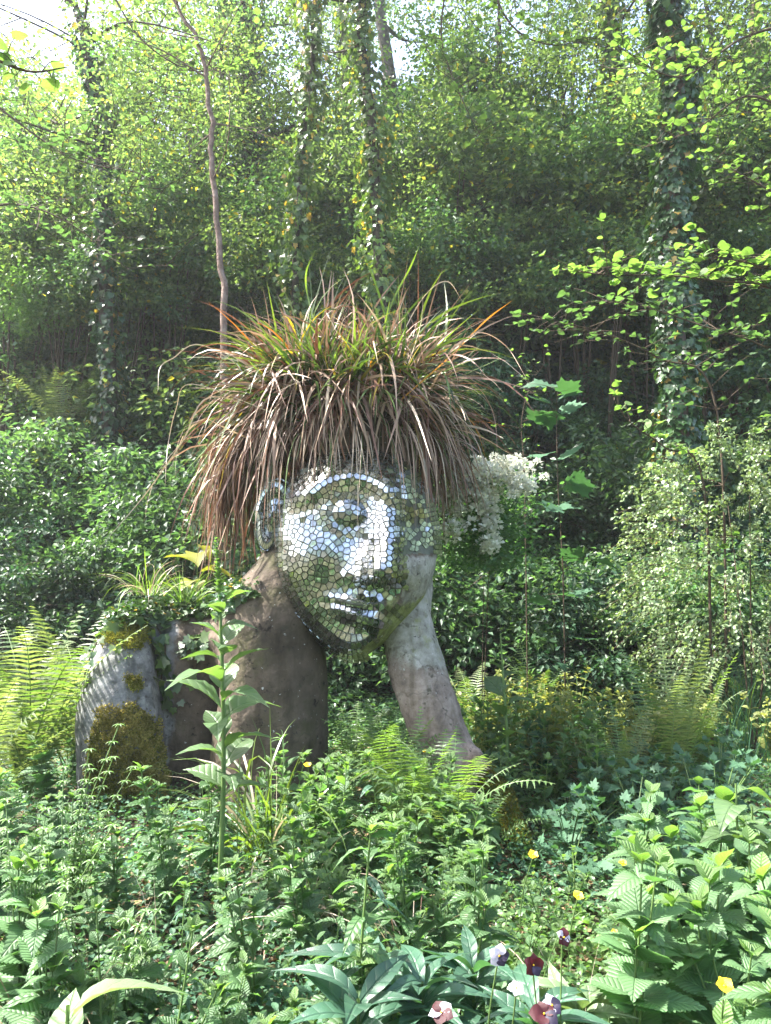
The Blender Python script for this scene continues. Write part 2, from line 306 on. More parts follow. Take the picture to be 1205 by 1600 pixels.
def relief(px, py):
    px = np.asarray(px, float); py = np.asarray(py, float); f = np.zeros_like(px)
    # socket, eyeball, closed lid crease
    f -= .070*gs(px, py, 552, 808, 44, 30, -.12)
    f += .088*gs(px, py, 549, 806, 29, 20, .12)
    d = np.hypot((px-548)/1.25, (py-806)); low = np.clip((py-800)/8, 0, 1)
    f -= .016*np.exp(-.5*((d-20)/3.0)**2)*(px < 592)
    f += .040*np.exp(-.5*((np.hypot((px-550)/1.25, py-818)-66)/12)**2)*np.clip((800-py)/22, 0, 1)*(1/(1+np.exp((px-632)/6)))
    # nose: ridge from brow to tip with steep far side
    t = np.clip((py-760)/140, 0, 1); cx = 606+6*np.sin(t*3)-4*t; wl = 13+17*t**1.6; wr = 9+7*t
    wd = np.where(px < cx, wl, wr); prof = (.055+.125*t**1.2)
    body = np.exp(-.5*((px-cx)/wd)**2)*prof/(1+np.exp((py-906)/4.5))/(1+np.exp((752-py)/10))
    f += body
    f += .035*gs(px, py, 583, 893, 9, 9)-.04*gs(px, py, 588, 909, 8, 4)
    # mouth
    f += .045*gs(px, py, 575, 950, 40, 20, .25)
    f += .022*gs(px, py, 566, 938, 30, 5, .05)+.026*gs(px, py, 568, 961, 28, 6, .42)
    f -= .030*gs(px, py, 562, 948, 36, 3.0, .22)
    f -= .02*gs(px, py, 560, 922, 16, 9)
    f -= .026*gs(px, py, 556, 978, 24, 7, .3)
    f += .045*gs(px, py, 556, 1004, 24, 18)
    f += .030*gs(px, py, 500, 868, 34, 34)
    f -= .022*gs(px, py, 520, 905, 22, 26)
    # far eye hollow and far cheek
    f -= .085*gs(px, py, 648, 832, 17, 24); f += .035*gs(px, py, 650, 838, 11, 12)
    f += .03*gs(px, py, 655, 890, 16, 26)
    return f*1.3
DEPTH = .36
def face_pt(px, py):
    r = np.clip(rho(px, py), 0, 1); p0 = at(602.5, 800, YF)
    x = (np.asarray(px, float)-602.5)*S_PX
    z = CAM_Z+YF*math.tan(PITCH)+(800-np.asarray(py, float))*S_PX*1.0056
    ex = 3.0+1.0*np.clip((CF[1]-np.asarray(py, float)-40)/90, 0, 1); y = 4.98-DEPTH*np.sqrt(np.maximum(0, 1-r**ex))-relief(px, py)*np.clip((1-r)*7, 0, 1)
    return np.stack([x, y, z], -1)
def noise3(P, s):
    P = P*s; x, y, z = P[..., 0], P[..., 1], P[..., 2]
    return (np.sin(x*1.3+1.7*np.sin(y*.9+z*.4))+np.sin(y*1.7+1.3*np.sin(z*1.1+x*.6)+2)+np.sin(z*1.5+1.6*np.sin(x*1.2-y*.5)+4))/3
def capsule(b, p, r, k=20, n=22):
    """swept ball chain"""
    P = curve(p, 6) if len(p) > 2 else np.array([p[0]+(p[1]-p[0])*t for t in np.linspace(0, 1, 8)])
    R = np.interp(np.linspace(0, 1, len(P)), np.linspace(0, 1, len(r)), r)
    for q, rr in zip(P, R): ball(b, q, (rr, rr, rr))
def ball(b, c, r, nu=16, nv=10):
    u = np.arange(nu)/nu*2*PI; v = np.linspace(0, PI, nv+1)[1:-1]
    V = [(0, 0, 1)]+[(math.sin(t)*math.cos(a), math.sin(t)*math.sin(a), math.cos(t)) for t in v for a in u]+[(0, 0, -1)]
    q = [(1+i*nu+j, 1+(i+1)*nu+j, 1+(i+1)*nu+(j+1) % nu, 1+i*nu+(j+1) % nu) for i in range(nv-2) for j in range(nu)]
    l = len(V)-1; tri = [(0, 1+j, 1+(j+1) % nu) for j in range(nu)]+[(l, l-nu+(j+1) % nu, l-nu+j) for j in range(nu)]
    b.add(np.array(V)*np.array(r)+np.asarray(c), [np.array(q), np.array(tri)])
def stone_mat(name, cols, lichen, green):
    m = noisemat(name, cols, 5, rough=.85, bump=.55, bscale=38, detail=8, bdist=.012)
    t = m.node_tree; N = t.nodes; L = t.links; pr = N['Principled BSDF']; src = pr.inputs['Base Color'].links[0].from_socket; tc = [x for x in N if x.type == 'TEX_COORD'][0]
    def layer(tex, lo, hi, col, src, sc):
        if tex == 'V':
            x = N.new('ShaderNodeTexVoronoi'); x.inputs['Scale'].default_value = sc; x.inputs['Randomness'].default_value = 1; o = x.outputs['Distance']
        else:
            x = N.new('ShaderNodeTexNoise'); x.inputs['Scale'].default_value = sc; x.inputs['Detail'].default_value = 7; x.inputs['Roughness'].default_value = .7; o = x.outputs[0]
        L.new(tc.outputs['Object'], x.inputs[0])
        mr = N.new('ShaderNodeMapRange'); mr.inputs[1].default_value = lo; mr.inputs[2].default_value = hi; L.new(o, mr.inputs[0])
        mx = N.new('ShaderNodeMixRGB'); L.new(mr.outputs[0], mx.inputs[0]); L.new(src, mx.inputs[1]); mx.inputs[2].default_value = (*col, 1); return mx.outputs[0], mr
    s, mr = layer('N', .52, .66, green, src, 2.3)
    s, mr = layer('N', .60, .66, tuple(c*.35 for c in cols[0]), s, 11)
    if lichen:
        s, mr = layer('N', .56, .62, (.42, .43, .40), s, 24)
        s, mr = layer('V', .20, .12, (.36, .38, .40), s, 17)
    L.new(s, pr.inputs['Base Color']); return m
def stone_blend():
    """one stone for the whole figure; the attribute 'kind_of_stone' says where it is lichen grey (r), pinkish (g), pale (b) or algae green (a)"""
    m = stone_mat('stone', [(.045, .034, .023), (.092, .070, .050), (.15, .115, .085)], False, (.060, .058, .024))
    t = m.node_tree; N = t.nodes; L = t.links; pr = N['Principled BSDF']; s = pr.inputs['Base Color'].links[0].from_socket; tc = [x for x in N if x.type == 'TEX_COORD'][0]
    at_ = N.new('ShaderNodeAttribute'); at_.attribute_name = 'kind_of_stone'; sp = N.new('ShaderNodeSeparateColor'); L.new(at_.outputs['Color'], sp.inputs[0])
    def nz(sc, d=7): 
        x = N.new('ShaderNodeTexNoise'); x.inputs['Scale'].default_value = sc; x.inputs['Detail'].default_value = d; x.inputs['Roughness'].default_value = .68; L.new(tc.outputs['Object'], x.inputs[0]); return x.outputs[0]
    edge = nz(9)
    for ch, cols, sc in ((sp.outputs[0], [(.07, .072, .070), (.14, .142, .142), (.27, .27, .262)], 14), (sp.outputs[1], [(.085, .068, .055), (.21, .165, .135), (.33, .275, .235)], 8), (sp.outputs[2], [(.15, .135, .105), (.26, .25, .21), (.38, .365, .325)], 10), (at_.outputs['Alpha'], [(.09, .10, .03), (.19, .205, .065), (.30, .31, .14)], 12)):
        rp = N.new('ShaderNodeValToRGB'); L.new(nz(sc), rp.inputs[0]); e = rp.color_ramp.elements; e[0].position = .32; e[0].color = (*cols[0], 1); e[1].position = .48; e[1].color = (*cols[1], 1); x = e.new(.66); x.color = (*cols[2], 1)
        # patchy transition
        ad = N.new('ShaderNodeMath'); ad.operation = 'MULTIPLY_ADD'; L.new(edge, ad.inputs[0]); ad.inputs[1].default_value = 1.5; ad.inputs[2].default_value = -.75
        a2 = N.new('ShaderNodeMath'); a2.operation = 'ADD'; L.new(ad.outputs[0], a2.inputs[0]); L.new(ch, a2.inputs[1])
        mr = N.new('ShaderNodeMapRange'); mr.inputs[1].default_value = .35; mr.inputs[2].default_value = .65; L.new(a2.outputs[0], mr.inputs[0])
        mx = N.new('ShaderNodeMixRGB'); L.new(mr.outputs[0], mx.inputs[0]); L.new(s, mx.inputs[1]); L.new(rp.outputs[0], mx.inputs[2]); s = mx.outputs[0]
        edge = nz(13)
    # pits and pale lichen dots everywhere
    mp = N.new('ShaderNodeMapping'); mp.inputs['Scale'].default_value = (1, 1, .16); L.new(tc.outputs['Object'], mp.inputs[0]); xs = N.new('ShaderNodeTexNoise'); xs.inputs['Scale'].default_value = 11; xs.inputs['Detail'].default_value = 6; L.new(mp.outputs[0], xs.inputs[0])
    mr = N.new('ShaderNodeMapRange'); mr.inputs[1].default_value = .52; mr.inputs[2].default_value = .66; mr.inputs[4].default_value = .6; L.new(xs.outputs[0], mr.inputs[0]); mx = N.new('ShaderNodeMixRGB'); mx.blend_type = 'MULTIPLY'; L.new(mr.outputs[0], mx.inputs[0]); L.new(s, mx.inputs[1]); mx.inputs[2].default_value = (.42, .42, .34, 1); s = mx.outputs[0]
    wn = N.new('ShaderNodeTexNoise'); wn.inputs['Scale'].default_value = 5; wn.inputs['Detail'].default_value = 4; L.new(tc.outputs['Object'], wn.inputs[0]); wa = N.new('ShaderNodeVectorMath'); wa.operation = 'MULTIPLY_ADD'; L.new(wn.outputs['Color'], wa.inputs[0]); wa.inputs[1].default_value = (.35, .35, .35); L.new(tc.outputs['Object'], wa.inputs[2])
    vo = N.new('ShaderNodeTexVoronoi'); vo.feature = 'DISTANCE_TO_EDGE'; vo.inputs['Scale'].default_value = 2.1; L.new(wa.outputs[0], vo.inputs[0]); mr = N.new('ShaderNodeMapRange'); mr.inputs[1].default_value = .004; mr.inputs[2].default_value = .016; mr.inputs[3].default_value = .28; mr.inputs[4].default_value = 0; L.new(vo.outputs['Distance'], mr.inputs[0])
    mx = N.new('ShaderNodeMixRGB'); L.new(mr.outputs[0], mx.inputs[0]); L.new(s, mx.inputs[1]); mx.inputs[2].default_value = (.02, .018, .012, 1); s = mx.outputs[0]
    for sc, lo, hi, col in ((30, .66, .72, (.03, .025, .02)), (16, .63, .74, (.05, .045, .03)), (33, .70, .74, (.40, .41, .38))):
        mr = N.new('ShaderNodeMapRange'); mr.inputs[1].default_value = lo; mr.inputs[2].default_value = hi; mr.inputs[4].default_value = .85; L.new(nz(sc, 2), mr.inputs[0]); mx = N.new('ShaderNodeMixRGB'); L.new(mr.outputs[0], mx.inputs[0]); L.new(s, mx.inputs[1]); mx.inputs[2].default_value = (*col, 1); s = mx.outputs[0]
    L.new(s, pr.inputs['Base Color']); return m
M['stone'] = stone_blend()
def paint(me, W):
    a = me.color_attributes.new('kind_of_stone', 'FLOAT_COLOR', 'POINT'); a.data.foreach_set('color', np.clip(W, 0, 1).astype(np.float32).ravel())
M['grout'] = stone_mat('grout', [(.05, .055, .045), (.10, .11, .085), (.16, .17, .13)], False, (.09, .11, .035))
def mirror(name, col, rough):
    m = bpy.data.materials.new(name); m.use_nodes = True; t = m.node_tree; N = t.nodes; L = t.links; pr = N['Principled BSDF']
    pr.inputs['Metallic'].default_value = 1; pr.inputs['Roughness'].default_value = rough
    tc = N.new('ShaderNodeTexCoord'); no = N.new('ShaderNodeTexNoise'); no.inputs['Scale'].default_value = 45; no.inputs['Detail'].default_value = 5; L.new(tc.outputs['Object'], no.inputs[0])
    rp = N.new('ShaderNodeValToRGB'); rp.color_ramp.elements[0].position = .4; rp.color_ramp.elements[1].position = .62
    rp.color_ramp.elements[0].color = (*[c*.62 for c in col], 1); rp.color_ramp.elements[1].color = (*col, 1); L.new(no.outputs[0], rp.inputs[0]); L.new(rp.outputs[0], pr.inputs['Base Color'])
    oi = N.new('ShaderNodeObjectInfo'); ge = N.new('ShaderNodeNewGeometry'); ad = N.new('ShaderNodeMath'); ad.operation = 'ADD'; L.new(oi.outputs['Random'], ad.inputs[0]); L.new(ge.outputs['Random Per Island'], ad.inputs[1])
    fr = N.new('ShaderNodeMath'); fr.operation = 'FRACT'; L.new(ad.outputs[0], fr.inputs[0]); m3 = N.new('ShaderNodeMapRange'); m3.inputs[3].default_value = .55; m3.inputs[4].default_value = 1.0; L.new(fr.outputs[0], m3.inputs[0])
    sc = N.new('ShaderNodeVectorMath'); sc.operation = 'SCALE'; L.new(rp.outputs[0], sc.inputs[0]); L.new(m3.outputs[0], sc.inputs['Scale']); L.new(sc.outputs[0], pr.inputs['Base Color'])
    mr = N.new('ShaderNodeMapRange'); mr.inputs[3].default_value = rough+.25; mr.inputs[4].default_value = rough; mr.inputs[1].default_value = .35; mr.inputs[2].default_value = .55
    L.new(no.outputs[0], mr.inputs[0]); L.new(mr.outputs[0], pr.inputs['Roughness'])
    return m
M['mirror'] = mirror('mirror_glass', (.66, .68, .68), .05)
M['mirror2'] = mirror('mirror_glass_aged', (.68, .71, .66), .16)
M['mirror3'] = mirror('mirror_glass_algae', (.42, .46, .25), .35)
statue = thing('mosaic_statue', (0, 4.9, 0), 'giant stone woman sculpture with mirror mosaic face and mossy arms', 'sculpture')
SO = np.array([0, 4.9, 0.])
def statue_body():
    b = MB()
    capsule(b, [at(478, 850, 5.12), at(455, 905, 5.1), at(425, 985, 5.08), at(428, 1090, 5.08), at(420, 1260, 5.1)], [.20, .25, .345, .36, .40])
    capsule(b, [at(405, 1010, 5.25), at(320, 1015, 5.45), at(230, 1000, 5.4), at(205, 1010, 5.2)], [.30, .28, .22, .17])
    capsule(b, [at(300, 1010, 5.4), at(295, 1120, 5.4), at(290, 1260, 5.4)], [.27, .30, .36])
    capsule(b, [at(196, 1006, 5.1), at(192, 1060, 5.02), at(188, 1130, 4.98), at(194, 1260, 4.98)], [.165, .215, .262, .285])
    capsule(b, [at(640, 790, 5.2), at(650, 890, 5.12), at(638, 965, 5.02), at(650, 1040, 4.95), at(678, 1120, 4.9), at(712, 1190, 4.82), at(745, 1260, 4.75)], [.18, .125, .155, .185, .175, .15, .12])
    capsule(b, [at(738, 1180, 4.75), at(765, 1215, 4.6), at(795, 1270, 4.45), at(828, 1350, 4.2)], [.07, .062, .058, .05])
    ball(b, at(556, 770, 5.28), (.42, .42, .50)); ball(b, at(560, 690, 5.3), (.46, .42, .34))
    ball(b, at(556, 860, 5.22), (.36, .28, .42))
    me = b.mesh('tmp', [M['stone']]); o = bpy.data.objects.new('tmp', me); C.objects.link(o)
    md = o.modifiers.new('r', 'REMESH'); md.mode = 'VOXEL'; md.voxel_size = .022; md.use_smooth_shade = True
    ms = o.modifiers.new('s', 'SMOOTH'); ms.factor = .8; ms.iterations = 10
    dg = bpy.context.evaluated_depsgraph_get(); me2 = bpy.data.meshes.new_from_object(o.evaluated_get(dg)); bpy.data.objects.remove(o)
    n = len(me2.vertices); V = np.empty(n*3, np.float32); me2.vertices.foreach_get('co', V); V = V.reshape(-1, 3).astype(float)
    Nn = np.empty(n*3, np.float32); me2.vertices.foreach_get('normal', Nn); Nn = Nn.reshape(-1, 3)
    amp = .010*noise3(V, 9)+.005*noise3(V, 31)
    right = np.clip((V[:, 0]-.2)*3, 0, 1)
    amp = amp+.012*noise3(V, 4.5)+.003*noise3(V, 70); V += Nn*(amp)[:, None]
    me2.materials.clear(); me2.materials.append(M['stone']); nf = len(me2.polygons)
    sg = lambda v: 1/(1+np.exp(-np.clip(v, -30, 30)))
    W = np.zeros((n, 4)); lim = at(262, 1100, 5.0)[0]; W[:, 0] = sg((lim-V[:, 0])/.03)*(V[:, 1] < 5.3)
    xr = at(585, 1000, 4.95)[0]; rgt = sg((V[:, 0]-xr)/.03)*(V[:, 2] < 2.1); zz = at(640, 1035, 4.95)[2]; up = sg((V[:, 2]+.25*(V[:, 0]-.2)-zz)/.05)
    W[:, 1] = rgt*(1-up)*1.2; W[:, 2] = rgt*up*.95; W[:, 3] = .30*rgt*up
    paint(me2, W)
    me2.vertices.foreach_set('co', (V-SO).astype(np.float32).ravel()); me2.polygons.foreach_set('use_smooth', np.ones(nf, bool)); me2.update(); me2.name = 'body'
    return ob('body', me2, statue), V, Nn.astype(float)
body_o, BV, BN = statue_body()
def inpoly(px, py, poly):
    P = np.array(poly, float); c = np.zeros(np.shape(px), bool); j = len(P)-1
    for i in range(len(P)):
        k = ((P[i, 1] > py) != (P[j, 1] > py)) & (px < (P[j, 0]-P[i, 0])*(py-P[i, 1])/(P[j, 1]-P[i, 1]+1e-9)+P[i, 0]); c ^= k; j = i
    return c
def to_px(P):
    d = P-np.array([0, 0, CAM_Z]); c, s = math.cos(PITCH), math.sin(PITCH); f = d[:, 1]*c+d[:, 2]*s; u = -d[:, 1]*s+d[:, 2]*c
    return 602.5+F_PX*d[:, 0]/f, 800-F_PX*u/f
def statue_face():
    nu, nv = 190, 74; V = []
    a = np.arange(nu)/nu*2*PI-PI; Rr = np.interp(a, OG, OR)
    for k in range(nv):
        ph = (k+.0)/(nv-1); r = math.sin(ph*PI/2)**.9 if k else .001
        px = CF[0]+r*Rr*np.cos(a); py = CF[1]+r*Rr*np.sin(a); V.append(face_pt(px, py))
    rim = V[-1]; c = np.array([fx(568, 850)[0], 0, fx(568, 850)[1]])
    for sc, dy in ((.99, .05), (.95, .12), (.85, .19), (.6, .25), (.02, .27)):
        q = rim.copy(); q[:, 0] = c[0]+(q[:, 0]-c[0])*sc; q[:, 2] = c[2]+(q[:, 2]-c[2])*sc; q[:, 1] = rim[:, 1]+dy; V.append(q)
    n = len(V); V = np.concatenate(V)-SO
    F = np.array([(i*nu+j, i*nu+(j+1) % nu, (i+1)*nu+(j+1) % nu, (i+1)*nu+j) for i in range(n-1) for j in range(nu)])
    b = MB()
    px, py = to_px(V+SO); sg = lambda v: 1/(1+np.exp(-np.clip(v, -30, 30)))
    gl = sg(((px-590)*.9+(py-985)*.95-4)/5)*.95+sg((px-600)/6)*sg((py-925)/6)*.6; pale = sg((px-628)/4)*sg((py-868)/4)*sg((950-(px-640)*.5-py)/9)
    b.add(V, F, 0); me = b.mesh('face', [M['grout']], True); W = np.zeros((len(V), 4)); W[:, 2] = np.maximum(gl*.6, pale); W[:, 3] = gl*(1-.8*pale); W[:, 1] = .0
    keep = (gl+pale) > .25; me.materials.append(M['stone']); fi = keep[F].all(1).astype(np.int32); me.polygons.foreach_set('material_index', fi); paint(me, W)
    return ob('face', me, statue)
face_o = statue_face()
def face_seeds():
    S = []
    def ok(q, d):
        for s in S:
            if (s[0]-q[0])**2+(s[1]-q[1])**2 < d*d: return False
        return True
    def put(q, d=5.2):
        if rho(q[0], q[1]) < .975 and ok(q, d): S.append(q)
    # eye: spiral iris, lid rays, brow arcs
    put((548, 805))
    for r, n in ((9, 7), (18, 11)):
        for k in range(n): put((548+r*1.2*math.cos(k/n*2*PI), 805+r*.95*math.sin(k/n*2*PI)), 5)
    for r, n in ((28, 20),):
        for k in range(n): put((548+r*1.35*math.cos(k/n*2*PI), 805+r*.85*math.sin(k/n*2*PI)))
    for r in (40, 49.5, 58, 66, 74.5, 83):
        n = int(2*PI*r/9.2)
        for k in range(n):
            a = k/n*2*PI+r
            q = (550+r*1.12*math.cos(a), 818+r*1.02*math.sin(a))
            if q[1] < 812-(.25*(q[0]-550) if q[0] > 550 else 0) and q[0] < 622: put(q, 6.2)
    # hairline rows
    for r in (98, 112):
        n = int(2*PI*r/12)
        for k in range(n):
            a = k/n*2*PI; q = (553+r*1.05*math.cos(a), 825+r*1.02*math.sin(a))
            if q[1] < 770: put(q, 8)
    # ray of tiles round the cheek
    for r in (5, 15, 25, 34, 43):
        n = max(5, int(2*PI*r/9.5))
        for k in range(n): put((508+r*1.1*math.cos(k/n*2*PI+r), 862+r*math.sin(k/n*2*PI+r)), 6.3)
    # ridge and far side of the nose: vertical rows
    for x in (617, 609, 626):
        for y in np.arange(745+(x % 5), 922, 8.3): put((x+3.2*math.sin((y-735)/38)+rng.normal(0, .9), y+rng.normal(0, .8)), 5.6)
    for x in (600, 591, 582, 573):
        for y in np.arange(826-(600-x)*.1, 908, 8.6): put((x+rng.normal(0, 1), y+rng.normal(0, 1)), 6)
    # far eye
    for r in (6, 14, 23):
        n = max(4, int(2*PI*r/9))
        for k in range(n): put((650+r*.8*math.cos(k/n*2*PI), 836+r*math.sin(k/n*2*PI)), 6)
    # lips
    for x in np.arange(532, 602, 8): put((x, 937+.12*(x-532)), 4.5); put((x, 943+.22*(x-532)), 4.5); put((x, 952+.30*(x-532)), 4.5); put((x, 961+.36*(x-532)), 4.5)
    # rows along the outline
    for rr in (.96, .905, .845, .785, .72):
        R = np.interp(np.linspace(-PI, PI, 400), OG, OR)*rr; aa = np.linspace(-PI, PI, 400); X = CF[0]+R*np.cos(aa); Y = CF[1]+R*np.sin(aa)
        L = np.concatenate([[0], np.cumsum(np.hypot(np.diff(X), np.diff(Y)))]); st = 7.4 if rr > .9 else 8.2
        for l in np.arange(0, L[-1], st): put((np.interp(l, L, X), np.interp(l, L, Y)), 6.2)
    # the rest: irregular crazy paving
    for k in range(9000):
        q = (rng.uniform(425, 690), rng.uniform(700, 1035)); put(q, 5.9 if q[1] < 900 else 6.8)
    return np.array(S)
def clip(poly, p, n):
    out = []; d = (poly-p)@n
    for i in range(len(poly)):
        j = (i+1) % len(poly)
        if d[i] <= 0: out.append(poly[i])
        if d[i]*d[j] < 0: out.append(poly[i]+(poly[j]-poly[i])*d[i]/(d[i]-d[j]))
    return np.array(out)
def cells(S, gap, lim=13):
    for i, s in enumerate(S):
        d = np.hypot(S[:, 0]-s[0], S[:, 1]-s[1]); nb = np.argsort(d)[1:15]
        a = np.arange(8)/8*2*PI+PI/8; poly = s+lim*np.stack([np.cos(a), np.sin(a)], 1)
        for j in nb:
            if d[j] > 2*lim: break
            n = (S[j]-s)/d[j]; poly = clip(poly, (s+S[j])/2-n*gap/2, n)
            if len(poly) < 3: break
        if len(poly) >= 3:
            # drop tiny edges
            keep = [k for k in range(len(poly)) if np.hypot(*(poly[k]-poly[k-1])) > 1.1]
            poly = poly[keep]
            if len(poly) >= 3: yield s, poly
def tile_geo(W, th=.004, tilt=.06, lift=.002):
    c = W.mean(0); n = np.zeros(3)
    for i in range(len(W)): n += np.cross(W[i]-c, W[(i+1) % len(W)]-c)
    n = nrm(n)
    if n[1] > 0: n = -n; W = W[::-1]
    h = (W-c)@n; W = W-np.outer(h, n)*.75                     # nearly flat chips of mirror
    t = nrm(np.cross(n, rdir(1)[0])); W = W+np.outer((W-c)@t, n)*rng.normal(0, tilt)
    top = W+n*(lift+th); bot = W-n*.012; k = len(W)
    return np.concatenate([top, bot]), [np.arange(k)[None], np.array([(i, k+i, k+(i+1) % k, (i+1) % k) for i in range(k)])]
def face_tiles():
    S = face_seeds(); T = []
    for s, poly in cells(S, 1.35):
        algae = (s[0]-590)*.9+(s[1]-985)*.95 > 4 or (s[0] > 598 and s[1] > 922) or (s[0] > 634 and s[1] > 862)
        if algae and (s[0] > 628 or rng.random() < .62): continue
        if s[0] > 628 and s[1] < 870 and rng.random() < .25: continue
        if rng.random() < .012: continue
        W = face_pt(poly[:, 0], poly[:, 1])
        area = .5*abs(np.dot(poly[:, 0], np.roll(poly[:, 1], 1))-np.dot(poly[:, 1], np.roll(poly[:, 0], 1)))
        r = rho(*s)
        mat = 'mirror3' if algae or (s[0] > 630 and rng.random() < .85) else ('mirror2' if (s[1] < 745 or r > .86 or rng.random() < .25) else 'mirror')
        T.append((area, W, mat))
    T.sort(key=lambda t: -t[0]); rest = MB(); order = ['mirror', 'mirror2', 'mirror3']
    for i, (a, W, mat) in enumerate(T):
        V, Fs = tile_geo(W)
        if i < 298:
            c = V.mean(0); b = MB(); b.add(V-c, Fs); ob('tile', b.mesh('tile', M[mat]), face_o, c-SO)
        else: rest.add(V-SO, Fs, order.index(mat))
    tag(ob('tile', rest.mesh('tiles', [M[k] for k in order]), face_o), kind='stuff')
    print('tiles', len(T))
face_tiles()
def ear():
    c = at(428, 804, 5.0); b = MB(); n = 34
    def rimp(t, k=1.0):                                    # outline of the ear, px
        a = t*2*PI; x = 26*math.cos(a)*(1 if math.cos(a) < 0 else .75)*k; y = -50*math.sin(a)*k+(6 if math.sin(a) < 0 else 0)*k
        if math.sin(a) < 0: x *= .72
        return np.array([x, y])
    s = 5.0/F_PX
    prof = [(1.06, .06), (1.1, -.01), (1.0, -.07), (.82, -.075), (.68, -.045), (.52, -.02), (.30, -.03), (.04, -.045)]
    V = []
    for k, y in prof:
        for i in range(n):
            q = rimp(i/n, k); V.append((q[0]*s, y-.0015*q[0]*0, -q[1]*s))
    V = np.array(V)@np.array(Matrix.Rotation(.18, 3, 'Y')).T
    F = [(i*n+j, i*n+(j+1) % n, (i+1)*n+(j+1) % n, (i+1)*n+j) for i in range(len(prof)-1) for j in range(n)]
    b.add(V, np.array(F)); e = ob('ear', b.mesh('ear', M['grout'], True), statue, c-SO); VV = V.reshape(len(prof), n, 3)
    for r0, r1, st in ((0, 1, 1), (1, 2, 1), (2, 3, 1), (3, 4, 1), (4, 5, 2), (5, 6, 2), (6, 7, 4)):
        for j in range(0, n, st):
            if rng.random() < .06: continue
            j2 = (j+st) % n; A, B, Cc, D = VV[r0, j], VV[r0, j2], VV[r1, j2], VV[r1, j]; m = (A+B+Cc+D)/4
            W = m+(np.array([A, B, Cc, D])-m)*.84; v, f = tile_geo(W, .003, .06, .003); q = MB(); q.add(v-m, f); ob('tile', q.mesh('tile', M['mirror2' if rng.random() < .6 else 'mirror']), e, m)
ear()
def fuzz(poly, n, size, mat, name, label=None, zoff=None, up=.4):
    """moss: many short leafy tufts standing on the stone"""
    px, py = to_px(BV); ok = inpoly(px+6*noise3(BV, 22)+4*noise3(BV, 50), py+6*noise3(BV, 25), poly) & (BN[:, 1] < .45)
    e = rng.normal(0, 1, (2, len(px)))*11; ok &= inpoly(px+e[0], py+e[1], poly); idx = np.where(ok)[0]
    if len(idx) == 0: print('no moss', name); return
    i = rng.choice(idx, n); P = BV[i]+rng.normal(0, .014, (n, 3)); P -= BN[i]*(((P-BV[i])*BN[i]).sum(1))[:, None]
    lump = .012*(1+noise3(P, 30)); Nn = BN[i]
    A = nrm(Nn+rng.normal(0, .6, (n, 3))+[0, 0, up]); b = MB()
    V, Fs = scatter(T_DIA, P+Nn*lump[:, None]-A*size*.3-SO, A, rdir(n), rng.uniform(.6, 1.3, n)*size); b.add(V, Fs, np.repeat((noise3(P, 7)+rng.normal(0, .35, n) > .25).astype(int), 2))
    tag(ob(name, b.mesh(name, [M[mat], M['mossg' if mat == 'moss' else 'under']]), statue), label, kind='stuff')
fuzz([(160, 1105), (205, 1098), (245, 1125), (262, 1250), (235, 1290), (150, 1280), (135, 1200), (140, 1140)], 30000, .019, 'moss', 'moss', 'golden moss on the lower left arm')
fuzz([(150, 985), (165, 968), (225, 965), (232, 1000), (205, 1016), (160, 1006)], 8000, .017, 'mossg', 'moss')
fuzz([(190, 1058), (210, 1050), (222, 1062), (218, 1078), (198, 1080)], 1500, .015, 'moss', 'moss')
fuzz([(745, 1215), (772, 1200), (800, 1225), (830, 1300), (850, 1380), (780, 1380), (750, 1270)], 14000, .018, 'mossg', 'moss', 'mossy foot of the right arm')
# ------------------------------------------------------------------ blades
def blades(P, D, L, W, g, nseg=8, curl=.0, mat=None, taper=.6):
    n = len(P); D = nrm(D); L = np.broadcast_to(L, (n,)).astype(float); W = np.broadcast_to(W, (n,)).astype(float); g = np.broadcast_to(g, (n,)).astype(float)
    seg = L/nseg; pts = [P]; d = D.copy(); side = nrm(np.cross(D, rdir(n))); sd = []
    wig = rng.normal(0, curl, (n, 3))
    for k in range(nseg):
        d = nrm(d+np.array([0, 0, -1.])*(g*seg*(1+1.2*k/nseg))[:, None]+wig*(seg)[:, None]+rng.normal(0, .035, (n, 3)))
        pts.append(pts[-1]+d*seg[:, None])
    pts = np.stack(pts, 1); T = nrm(np.gradient(pts, axis=1)); S = nrm(side[:, None]-T*(T*side[:, None]).sum(-1, keepdims=True))
    t = np.linspace(0, 1, nseg+1); w = np.where(t < taper, .75+.25*t/taper, (1-t)/(1-taper)*.97+.03)
    Wd = S*(W[:, None]*w[None]*.5)[:, :, None]
    V = np.stack([pts-Wd, pts+Wd], 2).reshape(-1, 3); m = (nseg+1)*2
    f = np.array([(2*k, 2*k+1, 2*k+3, 2*k+2) for k in range(nseg)])
    F = (f[None]+(np.arange(n)*m)[:, None, None]).reshape(-1, 4)
    return V, F, m, nseg, pts
